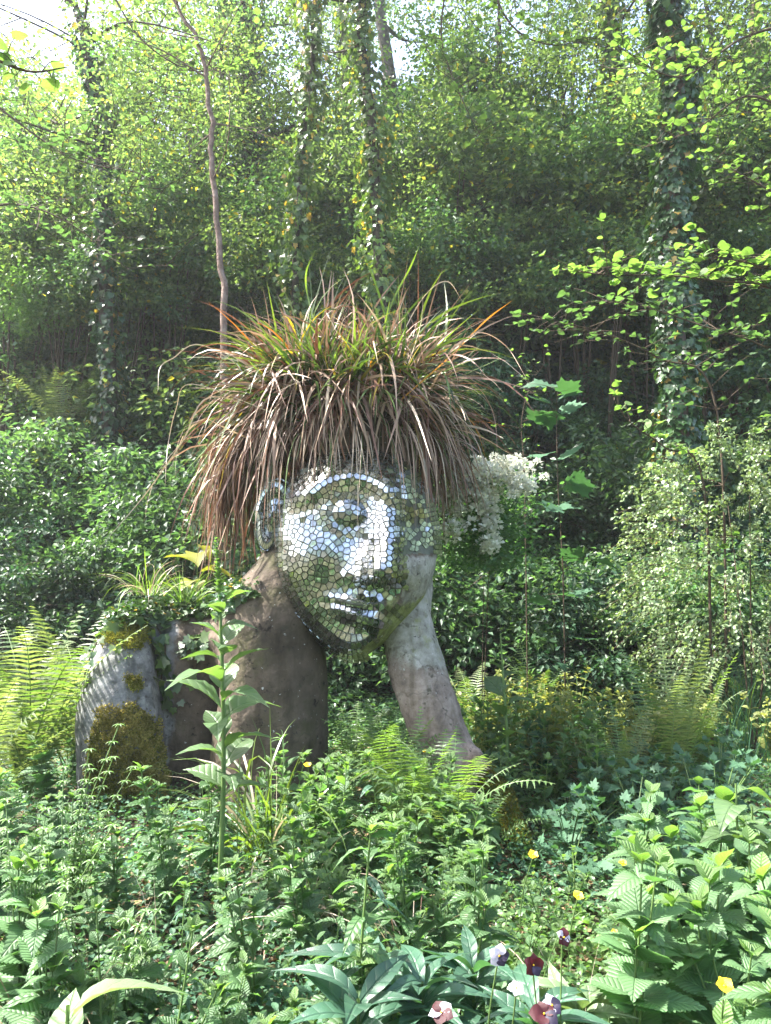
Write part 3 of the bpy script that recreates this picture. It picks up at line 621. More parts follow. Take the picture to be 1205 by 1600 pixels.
def blade_thing(name, loc, label, cat, sets, ngroup=None, nparts=0, part='blade', rz=0):
    """sets: list of (P, D, L, W, g, nseg, curl, mats, probs); every blade a strip"""
    t = thing(name, loc, label, cat, ngroup, rz); b = MB(); mats = []; o = np.array(loc); budget = nparts
    for (P, D, L, W, g, ns, curl, ms, pr, npart) in sets:
        V, F, m, ns, pts = blades(P, D, L, W, g, ns, curl); V = V-o
        base = len(mats); mats += ms; c = rng.choice(len(ms), len(P), p=pr)
        n = len(P); Vr = V.reshape(n, m, 3)
        for i in range(min(npart, n)):
            q = MB(); q.add(Vr[i], np.array([(2*k, 2*k+1, 2*k+3, 2*k+2) for k in range(ns)])); ob(part, q.mesh(part, M[ms[c[i]]], True), t)
        k = min(npart, n)
        if k < n: b.add(Vr[k:].reshape(-1, 3), F[:(n-k)*ns], np.repeat(base+c[k:], ns))
    if b.n: tag(ob(part, b.mesh(part+'s', [M[k] for k in mats], True), t), kind='stuff')
    return t
def hair():
    c = at(548, 696, 5.30); sets = []; SCL = np.array([.50, .40, .42])
    def tussocks(n, k, e0=-.1, e1=PI/2, a0=0, a1=2*PI, out=1., up=.6, j=.25, tj=.35, cz=1):
        """blades spring from k tussocks, each leaning its own way"""
        ta = rng.uniform(a0, a1, k); te = np.arcsin(rng.uniform(math.sin(e0), math.sin(e1), k)); te = np.where(np.sin(ta) < -.25, np.maximum(te, rng.uniform(.2, .9, k)), te); TU = np.stack([np.cos(te)*np.cos(ta), np.cos(te)*np.sin(ta), np.sin(te)], 1)
        TD = nrm(TU*out*[1.1, 1, .8]+np.array([0, 0, up])+rng.normal(0, tj, TU.shape)); i = rng.integers(0, k, n)
        P = c+TU[i]*SCL+rng.normal(0, .035, (n, 3)); return P, nrm(TD[i]+rng.normal(0, j, (n, 3))), TU[i]
    def front(U): return np.clip((-U[:, 1]-.25)*2, 0, 1)*np.clip(1.1-U[:, 2], 0, 1)
    def add(q, L, W, g, ns, curl, ms, pr, npart, cut=.5):
        P, D, U = q; n = len(P); L = rng.uniform(*L, n)*(1-cut*front(U))*rng.uniform(.65, 1.1, n)*(1-.38*np.clip(U[:, 0]*2, 0, 1)*np.clip(1-2*U[:, 2], 0, 1)); sets.append((P, D, L, rng.uniform(*W, n), rng.uniform(*g, n), ns, curl, ms, pr, npart))
    # dead mass, some of it falling, some sticking out
    add(tussocks(1350, 70, out=.95, up=1.0, j=.34), (.6, 1.35), (.010, .021), (2.4, 6.5), 10, 2.0, ['dead', 'deadred', 'straw', 'sedge'], [.44, .40, .05, .11], 110, .68)
    add(tussocks(650, 55, e0=-.1, out=1.0, up=1.1, j=.6), (.4, 1.05), (.007, .020), (.5, 7.0), 9, 4.0, ['dead', 'straw', 'deadred', 'sedge'], [.46, .08, .28, .18], 60, .5)
    # the curtain at the left temple and the shorter one at the right
    def side(n, a0, a1, r): 
        a = rng.uniform(a0, a1, n); P = c+np.stack([r*np.cos(a), .45*np.sin(a), rng.uniform(-.16, .12, n)], 1)
        return P, nrm(np.stack([np.cos(a)*.9, np.sin(a)*.3, rng.uniform(-.1, .8, n)], 1)+rng.normal(0, .2, (n, 3))), np.zeros((n, 3))
    add(side(330, PI*.80, PI*1.10, .64), (.5, 1.15), (.009, .018), (3, 6.5), 9, .8, ['dead', 'deadred', 'straw'], [.45, .45, .10], 50)
    add(side(170, -.45, .3, .46), (.3, .72), (.005, .010), (3, 6), 9, .8, ['dead', 'deadred'], [.45, .55], 20)
    # a thin fringe over the brow
    n = 95; a = rng.uniform(-PI*.84, -PI*.16, n); P = c+np.stack([.50*np.cos(a), .42*np.sin(a), rng.uniform(-.02, .12, n)], 1)
    sets.append((P, nrm(np.stack([np.cos(a)*.6, np.sin(a)*1.0, rng.uniform(.1, .8, n)], 1)), rng.uniform(.3, 1.12, n), rng.uniform(.003, .008, n), rng.uniform(4.5, 6.5, n), 12, .5, ['dead', 'straw', 'sedge'], [.66, .24, .10], 30))
    # green: upright to arching
    add(tussocks(760, 46, e0=.2, out=.7, up=1.15, j=.22, tj=.35), (.5, 1.12), (.011, .022), (.3, 1.8), 8, .8, ['sedge', 'sedgedk', 'grass', 'dead', 'deadred', 'orange'], [.30, .30, .08, .16, .13, .03], 45, .45)
    add(tussocks(300, 40, e0=-.15, e1=.7, out=1.1, up=.6, j=.25), (.55, 1.1), (.010, .018), (.7, 2.4), 9, .8, ['sedge', 'orange', 'dead', 'sedgedk'], [.52, .07, .16, .25], 20, .6)
    add(tussocks(480, 60, e0=.15, e1=1.2, out=1.2, up=1.0, j=.28), (.65, 1.2), (.010, .020), (.5, 1.7), 9, 1.2, ['dead', 'sedge', 'straw', 'sedgedk', 'deadred'], [.36, .24, .14, .14, .12], 40, .6)
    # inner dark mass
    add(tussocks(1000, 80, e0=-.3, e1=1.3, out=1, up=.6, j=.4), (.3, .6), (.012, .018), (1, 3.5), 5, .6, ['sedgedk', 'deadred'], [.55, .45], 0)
    t = blade_thing('hair_grass', tuple(c), "shaggy mop of dead brown and green grass growing on the statue's head", 'grass', sets)
    # single strands reaching far out, each bent its own way
    for pts, w, mk in (([(330, 620), (285, 690), (225, 775), (150, 862)], .008, 'straw'), ([(300, 600), (275, 640), (262, 700), (258, 760)], .005, 'straw'), ([(700, 560), (745, 520), (790, 540), (822, 590)], .006, 'dead'),
                       ([(690, 600), (740, 600), (772, 650), (778, 740)], .005, 'dead'), ([(660, 660), (745, 680), (790, 705), (820, 720)], .006, 'dead'), ([(320, 540), (270, 560), (250, 575), (247, 610)], .007, 'straw'),
                       ([(610, 480), (640, 420), (655, 385)], .012, 'grass'), ([(485, 480), (478, 430), (492, 392)], .011, 'grass'), ([(640, 500), (670, 455), (700, 440), (722, 470)], .006, 'straw'), ([(700, 560), (760, 500), (800, 470)], .010, 'orange')):
        W = [at(x, y, 5.0+.25*math.sin(i+x)) for i, (x, y) in enumerate([(pts[0][0]*.5+276, pts[0][1]*.5+345)]+pts)]; P = curve(W, 6)-c; k = len(P); T = nrm(np.gradient(P, axis=0)); S = nrm(np.cross(T, [0, 1, .3])); ww = w*.5*np.clip((1-np.linspace(0, 1, k))*4, .1, 1)
        q = MB(); q.add(np.stack([P-S*ww[:, None], P+S*ww[:, None]], 1).reshape(-1, 3), np.array([(2*i, 2*i+1, 2*i+3, 2*i+2) for i in range(k-1)])); ob('blade', q.mesh('blade', M[mk], True), t)
hair()
def cast(px, py, Y): return tuple(at(px, py, Y))
def tuft(name, px, py, Y, label, n, L, W, g, mats, pr, spread=.06, out=.7, npart=60, cat='grass', group=None, z0=None):
    p = at(px, py, Y); z = float(gz(p[0], p[1])) if z0 is None else z0; loc = np.array([p[0], p[1], z])
    a = rng.uniform(0, 2*PI, n); r = rng.uniform(0, spread, n); P = loc+np.stack([r*np.cos(a), r*np.sin(a), np.zeros(n)], 1)
    D = np.stack([np.cos(a)*out*rng.uniform(.1, 1, n), np.sin(a)*out*rng.uniform(.1, 1, n), np.ones(n)], 1)+rng.normal(0, .12, (n, 3))
    return blade_thing(name, tuple(loc), label, cat, [(P, D, rng.uniform(L[0], L[1], n), rng.uniform(W[0], W[1], n), rng.uniform(g[0], g[1], n), 8, .5, mats, pr, npart)], group)
tuft('sedge_clump', 415, 1290, 3.9, 'arching green sedge clump with straw tips in front of the stone chest', 150, (.45, .95), (.008, .014), (.8, 3.2), ['sedge', 'grass', 'straw', 'sedgedk'], [.35, .25, .15, .25], .09, .9, 110)
tuft('sedge_clump', 480, 1370, 3.35, 'drooping straw-coloured sedge clump bent over beside a yellow flower', 80, (.35, .6), (.006, .010), (3.0, 6.0), ['straw', 'dead', 'sedge'], [.55, .35, .10], .06, .7, 70)
tuft('grass_tuft', 232, 930, 5.25, 'light green grass tuft sprouting on the ivy covered shoulder', 75, (.2, .42), (.004, .007), (2.5, 6.5), ['grass', 'fresh', 'straw'], [.45, .25, .3], .12, .9, 70, z0=float(at(232, 930, 5.25)[2]))
tuft('grass_tuft', 290, 935, 5.3, 'smaller yellow-green grass tuft between shoulder ivy and hanging dead grass', 60, (.15, .34), (.004, .008), (1.5, 4.5), ['grass', 'fresh'], [.5, .5], .10, .9, 40, z0=float(at(290, 940, 5.3)[2]))
tuft('reed_clump', 1155, 1140, 5.95, 'clump of thin upright bluish green rushes before the dark bank', 190, (.45, .95), (.005, .008), (.05, .4), ['herb2', 'grass'], [.75, .25], .5, .22, 120, cat='rushes')
# ------------------------------------------------------------------ generic leafy growth
def leaf_cloud(b, T, c, R, n, size, mi=0, flat=.35, droop=.25, nj=.5, shell=.5, outw=None):
    """leaves on flattened sprays round c"""
    U = rdir(n); r = rng.uniform(0, 1, n)**shell; P = c+U*r[:, None]*np.asarray(R)*np.array([1, 1, flat])
    A = nrm(U*[1, 1, .3]+rng.normal(0, .5, (n, 3))-[0, 0, droop]); V, Fs = scatter(T, P, A, upn(n, nj), rng.uniform(.65, 1.25, n)*size); b.add(V, Fs, mi)
def crown_mesh(name, mats, nc, lp, R, size, cr, T=T_DIA, seed=0, twig='stemdk', trunk_in=True, low=-.6, flat=.5, pr=(.7, .3)):
    global rng
    keep = rng; rng = np.random.default_rng(seed+100); b = MB(); R = np.asarray(R, float)
    for i in range(nc):
        u = rdir(1, low, 1)[0]; c = u*rng.uniform(.35, 1)**.6*R*(1+.25*math.sin(3*math.atan2(u[1], u[0])+seed))
        k = rng.uniform(.6, 1.4)
        mi = rng.choice(2, p=pr)
        leaf_cloud(b, T, c, (cr*k, cr*k, cr*k), int(lp*k), size, mi, flat)
        if twig:
            base = np.array([0, 0, c[2]-.3*abs(c[0])-.3*abs(c[1])-.05*R[2]]); base = base*.55+c*.45+rng.normal(0, .10, 3)*R
            mid = (base*.45+c*.55)+rng.normal(0, .08, 3)*R; pp = curve([base, mid, c], 3)
            v, f = tube(pp, np.linspace(.005, .002, len(pp))*float(R.max())*.7, 3); b.add(v, f, 2)
    me = b.mesh(name, [M[mats[0]], M[mats[1]], M[twig or 'stemdk']]); rng = keep; return me
CROWNS = [crown_mesh('crown', ('crown', 'crown2'), 120, 125, (2.6, 2.4, 3.4), .105, .62, seed=s) for s in range(3)]
CROWN_LOOSE = [crown_mesh('crown', ('crown', 'crown2'), 90, 85, (2.8, 2.6, 3.2), .10, .6, seed=10+s, pr=(.85, .15)) for s in range(2)]
SHRUBS = [crown_mesh('foliage', ('under', 'crown2'), 58, 110, (1.25, 1.1, 1.0), .092, .38, seed=20+s, low=-.3, pr=(.7, .3)) for s in range(3)]
DARKS = [crown_mesh('foliage', ('dark', 'under'), 60, 120, (1.3, 1.1, 1.1), .078, .36, seed=30+s, low=-.3, pr=(.6, .4)) for s in range(2)]
HAZEL = [crown_mesh('foliage', ('crown', 'under'), 56, 90, (1.3, 1.1, 1.15), .095, .42, seed=40+s, low=-.4, pr=(.6, .4)) for s in range(2)]
def ivy_mesh(P, R, dens, mats, size=.078, thick=.10):
    L = np.linalg.norm(np.diff(P, axis=0), axis=1); cum = np.concatenate([[0], np.cumsum(L)]); n = int(cum[-1]*dens)
    s = rng.uniform(0, cum[-1], n); Q = np.stack([np.interp(s, cum, P[:, k]) for k in range(3)], 1); rr = np.interp(s, cum, R)
    a = rng.uniform(0, 2*PI, n); bulge = 1+.6*np.sin(s*2.1+a)+.4*np.sin(s*5.3+2*a); o = np.stack([np.cos(a), np.sin(a), np.zeros(n)], 1)
    Q = Q+o*(rr+thick*rng.uniform(.1, 1, n)*np.clip(bulge, .25, 2))[:, None]
    A = nrm(-np.array([0, 0, 1.])*.9+o*.5+rng.normal(0, .4, (n, 3))); N_ = nrm(o+rng.normal(0, .4, (n, 3))+[0, 0, .4])
    b = MB(); V, Fs = scatter((T_IVY[0], T_IVY[1]), Q, A, N_, rng.uniform(.6, 1.3, n)*size)
    b.add(V, Fs); return b.mesh('ivy', M[mats])
def limbs(b, P, R, n, L, mi=0, up=.35, lo=.35):
    for i in range(n):
        k = int(rng.uniform(lo, .98)*(len(P)-1)); a = rng.uniform(0, 2*PI); l = rng.uniform(.5, 1)*L*(1.2-.6*k/len(P)); p = P[k]
        d = np.array([math.cos(a), math.sin(a), rng.uniform(-.1, up*2)]); q = [p, p+d*l*.4+rng.normal(0, .05, 3)*L, p+d*l+np.array([0, 0, rng.uniform(-.2, .35)*l])]
        c = curve(q, 4); r0 = R[k]*rng.uniform(.25, .5); v, f = tube(c, np.linspace(r0, r0*.15, len(c)), 5); b.add(v, f, mi)
        for j in (3, 5, 7):
            if j < len(c):
                d2 = nrm(d+rng.normal(0, .7, 3)); v, f = tube(curve([c[j], c[j]+d2*l*.2, c[j]+d2*l*.42+rng.normal(0, .05, 3)], 3), np.linspace(r0*.35, r0*.06, 7), 4); b.add(v, f, mi)
def tree(pts, Y, rpx, top, label, bark='bark', ivy=None, crown=None, cz=None, cs=1, nl=8, group=None, name='ivy_clad_tree', dens=230, L=2.2, iv=(0, 1), crz=None, thick=.1, cat='tree'):
    W = [at(x, y, Y) for x, y in pts]; lo = W[0]; g = float(gz(lo[0], Y)); d = (W[0]-W[1])/max(abs(W[0][2]-W[1][2]), .1)
    base = lo+d*0; base = np.array([lo[0], Y, g-.15])
    hi = W[-1]; dd = (W[-1]-W[-2])/max(W[-1][2]-W[-2][2], .1); ext = []
    if top > hi[2]: ext = [hi+dd*(top-hi[2])*.5+rng.normal(0, .1, 3), hi+dd*(top-hi[2])]
    pl = ([base] if W[0][2] > g+.3 else [])+W+ext
    P = curve(pl, 7); P = P+np.cumsum(rng.normal(0, .012, P.shape), 0)*[1, 1, 0]; r0 = rpx*Y/F_PX; R = np.linspace(r0*1.25, r0*.35, len(P))
    t = thing(name, tuple(base), label, cat, group); b = MB(); v, f = tube(P-base, R, 10); b.add(v, f)
    if nl: limbs(b, P-base, R, nl, L)
    ob('trunk', b.mesh('trunk', M[bark], True), t)
    if ivy:
        k0, k1 = int(iv[0]*len(P)), int(iv[1]*len(P)); tag(ob('ivy', ivy_mesh(P[k0:k1]-base, R[k0:k1], dens, ivy, thick=thick), t), kind='stuff')
    if crown is not None:
        hgt = P[-1][2]; z = cz if cz is not None else hgt-2.0
        k = int(np.argmin(abs(P[:, 2]-z))); o = ob('crown', crown, t, tuple(P[k]-base)); o.scale = (cs, cs, cs*(crz or 1)); o.rotation_euler.z = rng.uniform(0, 6.28)
    return t
def shrub(px, py, Y, me, sc, label, group=None, name='woodland_shrub', cat='shrub', rz=None, sz=1, stem=True):
    p = at(px, py, Y); g = float(gz(p[0], Y)); t = thing(name, (p[0], Y, g), label, cat, group)
    o = ob('foliage', me, t, (0, 0, p[2]-g)); o.scale = (sc, sc, sc*sz); o.rotation_euler.z = rng.uniform(0, 6.28) if rz is None else rz
    if stem and p[2]-g > .2:
        b = MB()
        for k in range(4):
            a = rng.uniform(0, 6.28); q = curve([(0, 0, -.05), (.1*math.cos(a)*sc, .1*math.sin(a)*sc, (p[2]-g)*.5), (.4*math.cos(a)*sc, .4*math.sin(a)*sc, p[2]-g)], 4); v, f = tube(q, np.linspace(.03, .012, len(q)), 5); b.add(v, f)
        ob('stem', b.mesh('stem', M['stemdk'], True), t)
    return t
# ------------------------------------------------------------------ trees one can tell apart
tree([(170, 640), (158, 400), (152, 230), (140, 120), (118, 20)], 10.0, 10, 9.6, 'dark ivy-clad tree with crooked boughs at the far left', 'barkdk', 'ivy', CROWN_LOOSE[0], 7.0, .7, 14, dens=330, L=2.8, thick=.13, iv=(0, .7))
tree([(345, 560), (335, 400), (322, 250), (316, 150), (300, 55), (270, 0)], 8.2, 5, 9.5, 'slender bare reddish trunk leaning behind the grass hair', 'barkred', None, None, None, 1, 16, name='slender_tree', L=1.6)
tree([(400, 480), (395, 300), (388, 150), (385, 0)], 13.5, 15, 17, 'thick dark ivy-covered tree right of the slender leaning trunk', 'barkdk', 'ivy', CROWN_LOOSE[1], 14.5, .8, 9, dens=620, thick=.24)
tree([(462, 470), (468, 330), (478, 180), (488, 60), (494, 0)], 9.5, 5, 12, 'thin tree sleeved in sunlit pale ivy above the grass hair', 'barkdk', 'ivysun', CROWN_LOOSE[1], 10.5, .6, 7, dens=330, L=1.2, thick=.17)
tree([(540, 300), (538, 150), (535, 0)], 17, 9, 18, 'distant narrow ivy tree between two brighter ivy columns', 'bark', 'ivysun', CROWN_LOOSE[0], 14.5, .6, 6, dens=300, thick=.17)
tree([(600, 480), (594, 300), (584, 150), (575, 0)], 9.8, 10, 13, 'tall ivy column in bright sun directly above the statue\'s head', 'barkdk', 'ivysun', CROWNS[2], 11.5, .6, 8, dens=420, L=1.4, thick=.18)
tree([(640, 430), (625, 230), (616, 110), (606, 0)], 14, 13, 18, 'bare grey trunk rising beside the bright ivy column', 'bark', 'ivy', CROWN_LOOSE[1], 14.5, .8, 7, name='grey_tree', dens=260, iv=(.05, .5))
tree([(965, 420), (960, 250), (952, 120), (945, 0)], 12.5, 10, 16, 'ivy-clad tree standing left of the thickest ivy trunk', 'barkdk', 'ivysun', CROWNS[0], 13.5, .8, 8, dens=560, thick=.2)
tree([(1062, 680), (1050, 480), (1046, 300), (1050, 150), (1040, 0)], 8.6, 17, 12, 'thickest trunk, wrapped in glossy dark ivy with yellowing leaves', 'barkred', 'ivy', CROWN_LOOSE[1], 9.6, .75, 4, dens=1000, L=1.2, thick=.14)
tree([(1195, 400), (1192, 200), (1188, 50)], 14, 13, 15, 'brown trunk at the upper right edge behind thin branches', 'barkred', None, CROWN_LOOSE[0], 11.5, .8, 5, name='brown_tree')
tree([(885, 330), (895, 200), (903, 60)], 15, 4, 13, 'thin pale stem in the bright gap of sky', 'bark', None, CROWN_LOOSE[0], 13, .45, 9, name='slender_tree', L=1.6)
tree([(720, 460), (728, 250), (735, 100)], 16.5, 8, 14, 'leafy tree behind the bright shrubs right of the grey trunk', 'bark', None, CROWNS[0], 11.0, .85, 8, name='leafy_tree')
tree([(300, 560), (296, 330), (318, 150)], 15, 8, 15, 'leafy tree in shade behind the leaning slender trunk', 'barkdk', None, CROWNS[2], 10.2, .95, 8, name='leafy_tree')
# boughs of trees whose trunks are one with the wood
G = 'leafy trees filling the back of the wood'
for i, (px, py, Y, k, sc, cz) in enumerate([(680, 300, 15.5, 2, .85, 8.6), (1010, 350, 17, 2, 1.0, 9.5), (1120, 330, 16, 0, 1.05, 9.3), (-60, 380, 15, 2, .9, 6.8), (440, 450, 14, 2, .75, 6.4), 
        (20, 250, 12.5, 0, .8, 7.6), (230, 260, 12.8, 2, .75, 8.0), (330, 150, 13, 0, .8, 9.6), (520, 200, 13.5, 2, .65, 9.0), (760, 180, 13, 1, .8, 9.4), (900, 230, 13.6, 0, .7, 9.4), (1130, 250, 11.5, 2, .8, 7.6), (1220, 120, 12, 0, .8, 9.2), (1130, 60, 13, 1, .7, 10.4)]):
    tree([(px, py+150), (px+rng.uniform(-20, 20), py)], Y, 6, cz+2.5*sc, where(('broad ' if sc > .9 else 'small ')+('thinly leaved' if (Y < 14.5 or i % 3 == 0) else 'dense')+' tree', at(px, py, Y), MARKS), 'barkdk', None, CROWN_LOOSE[k % 2] if (Y < 14.5 or i % 3 == 0) else CROWNS[k], cz, sc, 5, group=G, name='woodland_tree')
# trees on the camera's side of the garden, seen only in the mirrors
for i, (x, y, s) in enumerate([(-9, -9, 1.2), (-4.5, -13, 1.3), (0.5, -11, 1.1), (5, -12.5, 1.35), (9.5, -8, 1.2)]):
    g = float(gz(x, y)); t = thing('garden_tree', (x, y, g), 'leafy tree on the near side of the garden, reflected in the mirror face', 'tree', 'trees on the near side of the garden')
    b = MB(); P = curve([(0, 0, 0), (.1, 0, 2), (0, .1, 5)], 4); v, f = tube(P, np.linspace(.2, .1, len(P)), 8); b.add(v, f); ob('trunk', b.mesh('trunk', M['bark'], True), t)
    o = ob('crown', CROWNS[i % 3], t, (0, 0, 3.6*s)); o.scale = (s, s, s*.85)
# ------------------------------------------------------------------ shrubs on the bank
G = 'shrubs crowding the wooded bank'
spots = []
for Y, z0, z1, n, sc in ((8.3, .5, 1.3, 9, .85), (9.6, .9, 2.6, 11, 1.0), (11.2, 1.5, 4.3, 15, 1.15), (13, 3.0, 6.6, 17, 1.35), (14.5, 4.6, 8.2, 14, 1.5), (16.5, 6.0, 10.0, 16, 1.8)):
    half = Y*.56
    for i in range(n):
        x = -half+(i+rng.uniform(.1, .9))*2*half/n; spots.append((x, Y+rng.uniform(-.5, .5), rng.uniform(z0, z1), sc*rng.uniform(.85, 1.2)))
for i, (x, y, z, sc) in enumerate(spots):
    g = float(gz(x, y)); zz = z+.0
    darkzone = (x/y > -.02 and z/y < .34) or (x/y < -.35 and z < 2.2)  # tree shade put into the colour: darker leaves low on the bank
    me = DARKS[i % 2] if (darkzone and rng.random() < .55) else (SHRUBS[i % 3] if y < 10.5 else HAZEL[i % 2])  # farther shrubs get lighter leaves in place of sunlight that misses them
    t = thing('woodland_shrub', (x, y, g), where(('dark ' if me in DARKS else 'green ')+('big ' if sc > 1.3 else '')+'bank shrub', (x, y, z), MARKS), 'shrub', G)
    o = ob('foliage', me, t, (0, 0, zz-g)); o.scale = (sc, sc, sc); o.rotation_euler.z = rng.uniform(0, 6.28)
    if zz-g > .3:
        b = MB()
        for k in range(3):
            a = rng.uniform(0, 6.28); q = curve([(0, 0, -.1), (.15*math.cos(a), .15*math.sin(a), (zz-g)*.5), (.5*math.cos(a)*sc, .5*math.sin(a)*sc, zz-g)], 3); v, f = tube(q, np.linspace(.03, .012, len(q)), 4); b.add(v, f)
        ob('stem', b.mesh('stem', M['stemdk'], True), t)
SUNNY = crown_mesh('foliage', ('fresh', 'crown'), 60, 120, (1.3, 1.1, 1.1), .075, .38, seed=51, low=-.4, pr=(.6, .4))  # sunlight on these bushes is put into a lighter leaf colour
for px, py, Y, sc, lab in ((40, 455, 11.5, 1.0, 'bright yellow-green bush low at the left edge'), (110, 500, 11.0, .8, 'bright bush between the left edge and the dark ivy tree'), (15, 390, 13.5, 1.1, 'sunlit bush higher up at the left edge'), (250, 480, 11.5, .8, 'sunlit bush between the dark ivy tree and the leaning trunk'), (1010, 370, 13, .9, 'light bush left of the thickest ivy trunk'), (700, 330, 14, 1.0, 'light green bush above the right side of the grass hair'), (820, 300, 14.5, 1.1, 'tall light bush under the gap of sky')):
    shrub(px, py, Y, SUNNY, sc, lab, name='sunlit_shrub')
for px, py, Y, sc in [(x_, 415+(i_ % 3)*30, 10.9+.3*(i_ % 2), .85) for i_, x_ in enumerate((20, 100, 190, 270, 430, 510, 640, 715, 790, 865, 940, 1005, 1085, 1150, 1215))]:
    shrub(px, py, Y, HAZEL[int(px) % 2], sc, where('low leafy bush', at(px, py, Y), MARKS), name='hazel_bush')
for px, py, Y, sc, lab in ((690, 280, 11.6, 1.15, 'leafy bush right of the bare grey trunk'), (800, 300, 11.8, 1.25, 'large leafy bush left of the sky gap'), (905, 340, 11.4, 1.1, 'leafy bush behind the left end of the lime alder bough'), (990, 290, 11.8, 1.1, 'leafy bush between two ivy trunks at right'), (1130, 320, 11.2, 1.2, 'leafy bush right of the thickest ivy trunk'), (1200, 240, 12, 1.2, 'leafy bush at the right edge under the top branches'), (240, 370, 11.6, 1.0, 'leafy bush behind the leaning bare trunk'), (90, 330, 12, 1.1, 'leafy bush behind the dark ivy tree'), (430, 360, 11.6, .9, 'leafy bush left of the thin sunlit ivy tree'), (530, 330, 12.4, 1.0, 'leafy bush left of the bright ivy column'), (760, 200, 13.2, 1.2, 'tall leafy bush below the top centre sky')):
    shrub(px, py, Y, HAZEL[int(px) % 2], sc, lab, name='hazel_bush')
# undergrowth on the slope: one mass
def undergrowth():
    b = MB(); n = 90000
    y = 6.9+9*rng.uniform(0, 1, n)**1.3; x = rng.uniform(-1, 1, n)*(y*.58); h = .75*rng.uniform(0, 1, n)**.7*(1+.6*noise3(np.stack([x, y, 0*x], 1), 1.6))
    P = np.stack([x, y, gz(x, y)+h*np.clip((y-6.6)*.6, .25, 1)], 1); A = nrm(rdir(n, -.3, .5)+[0, -.3, 0])
    V, Fs = scatter(T_DIA, P, A, upn(n, .5), rng.uniform(.04, .085, n)); mi = np.repeat((noise3(P, .9)+rng.normal(0, .3, n) > .1).astype(int), 2)
    b.add(V, Fs, mi); tag(ob('undergrowth', b.mesh('undergrowth', [M['under'], M['dark']])), 'low bramble and nettle growth covering the slope', kind='stuff')
undergrowth()
# ------------------------------------------------------------------ ferns
def frond_mesh(L, Wd, mat, npin=26, arch=.5, serr=True, seed=0, w0=.35):
    r2 = np.random.default_rng(seed); b = MB(); t = np.linspace(0, 1, 14); el = 1.35-arch*2.0*t**1.6; seg = L/13
    P = [np.zeros(3)]
    for k in range(13): P.append(P[-1]+seg*np.array([0, math.cos(el[k]), math.sin(el[k])]))
    P = np.array(P); v, f = tube(P, np.linspace(.004, .001, 14)*max(1, L), 4); b.add(v, f, 1)
    for i in range(npin):
        u = .16+.83*(i+.5)/npin; c = np.array([np.interp(u, t, P[:, k]) for k in range(3)]); T = nrm(np.array([np.interp(min(1, u+.02), t, P[:, k]) for k in range(3)])-c)
        s = (u-.16)/.84; pl = Wd*(w0+(1-w0)*min(1, s*3.2))*(1-s**2.2)+.01
        for sg in (-1, 1):
            up = np.cross(np.array([1., 0, 0]), T); d = nrm(np.array([sg, 0, 0])+T*.28+up*(.12-.1*s)+r2.normal(0, .11, 3)); n = 9 if serr else 5; V = []; w = L*.30/npin*1.15; pl2 = pl; pl = pl*r2.uniform(.82, 1.08)
            side = nrm(T)
            for k in range(n+1):
                q = k/n; ww = w*(.8-.72*q)*(1.0 if (k % 2 == 0 or not serr) else .62); p = c+d*pl*q-np.array([0, 0, 1])*pl*.22*q*q
                V += [p-side*ww, p+side*ww]
            b.add(np.array(V), np.array([(2*k, 2*k+1, 2*k+3, 2*k+2) for k in range(n)]), 0); pl = pl2
    return b.mesh('frond', [M[mat], M['stem']])
FR = [frond_mesh(.9, .16, 'fern', seed=1, arch=.55), frond_mesh(.8, .14, 'fern', seed=2, arch=.35), frond_mesh(.85, .15, 'fern', 24, .75, seed=3)]
FRY = [frond_mesh(1.0, .16, 'fernsun', 30, .40, seed=4), frond_mesh(.95, .15, 'fernsun', 28, .55, seed=5), frond_mesh(.9, .13, 'fernsun', 30, .25, seed=6)]
FRU = [frond_mesh(.95, .12, 'fernsun', 34, .10, seed=7), frond_mesh(.85, .11, 'fern', 32, .18, seed=8), frond_mesh(.9, .12, 'fernsun', 34, .28, seed=9)]
def fern(px, py, Y, label, n, sc, meshes, group=None, lean=(0, 0), z=None, spread=.9, a0=0, a1=2*PI):
    p = at(px, py, Y); g = float(gz(p[0], Y)) if z is None else z; t = thing('fern', (p[0], Y, g), label, 'fern', group)
    for i in range(n):
        o = ob('frond', meshes[i % len(meshes)], t, (rng.uniform(-.04, .04), rng.uniform(-.04, .04), 0)); a = a0+(a1-a0)*(i+rng.uniform(-.3, .3))/n
        o.rotation_euler = (rng.uniform(-.25, .2)*spread, rng.uniform(-.12, .12), a); s = sc*rng.uniform(.8, 1.15); o.scale = (s, s, s)
    return t
fern(45, 1100, 4.9, 'big sunlit yellow-green fern left of the stone arm', 20, 1.38, [FRY[0], FRY[1], FR[0], FRY[2], FR[1]])
fern(115, 1090, 5.4, 'yellow-green fern close against the ivy shoulder', 13, 1.3, FRY)
fern(-30, 1150, 4.3, 'sunlit fern cut by the frame beside the stone arm', 12, 1.0, FRY)
fern(1050, 1225, 5.0, 'tall upright fern with yellow fronds standing alone at right', 11, 1.08, FRU, spread=.6)
fern(975, 1235, 4.8, 'shorter arching fern leaning against the tall upright fern', 10, .75, [FRU[1], FRU[2]])
fern(1090, 1215, 5.5, 'fern on the path side of the tall upright fern', 9, .8, [FR[0], FRU[2]])
fern(600, 1190, 4.75, 'dark green fern in the gap under the stone chin', 16, .85, [FR[0], FRU[1], FR[2]])
fern(545, 1170, 5.5, 'shaded fern deep between chest and stone arm', 12, .8, FR)
fern(690, 1210, 4.2, 'light fern whose fronds cross the foot of the stone arm', 16, .88, [FR[0], FRY[1], FR[2]])
fern(640, 1200, 4.4, 'pale green fern between the stone arm and the chin ferns', 14, .8, [FR[1], FRU[1]])
fern(742, 1225, 4.1, 'small fern just outside the right stone arm', 11, .55, FR)
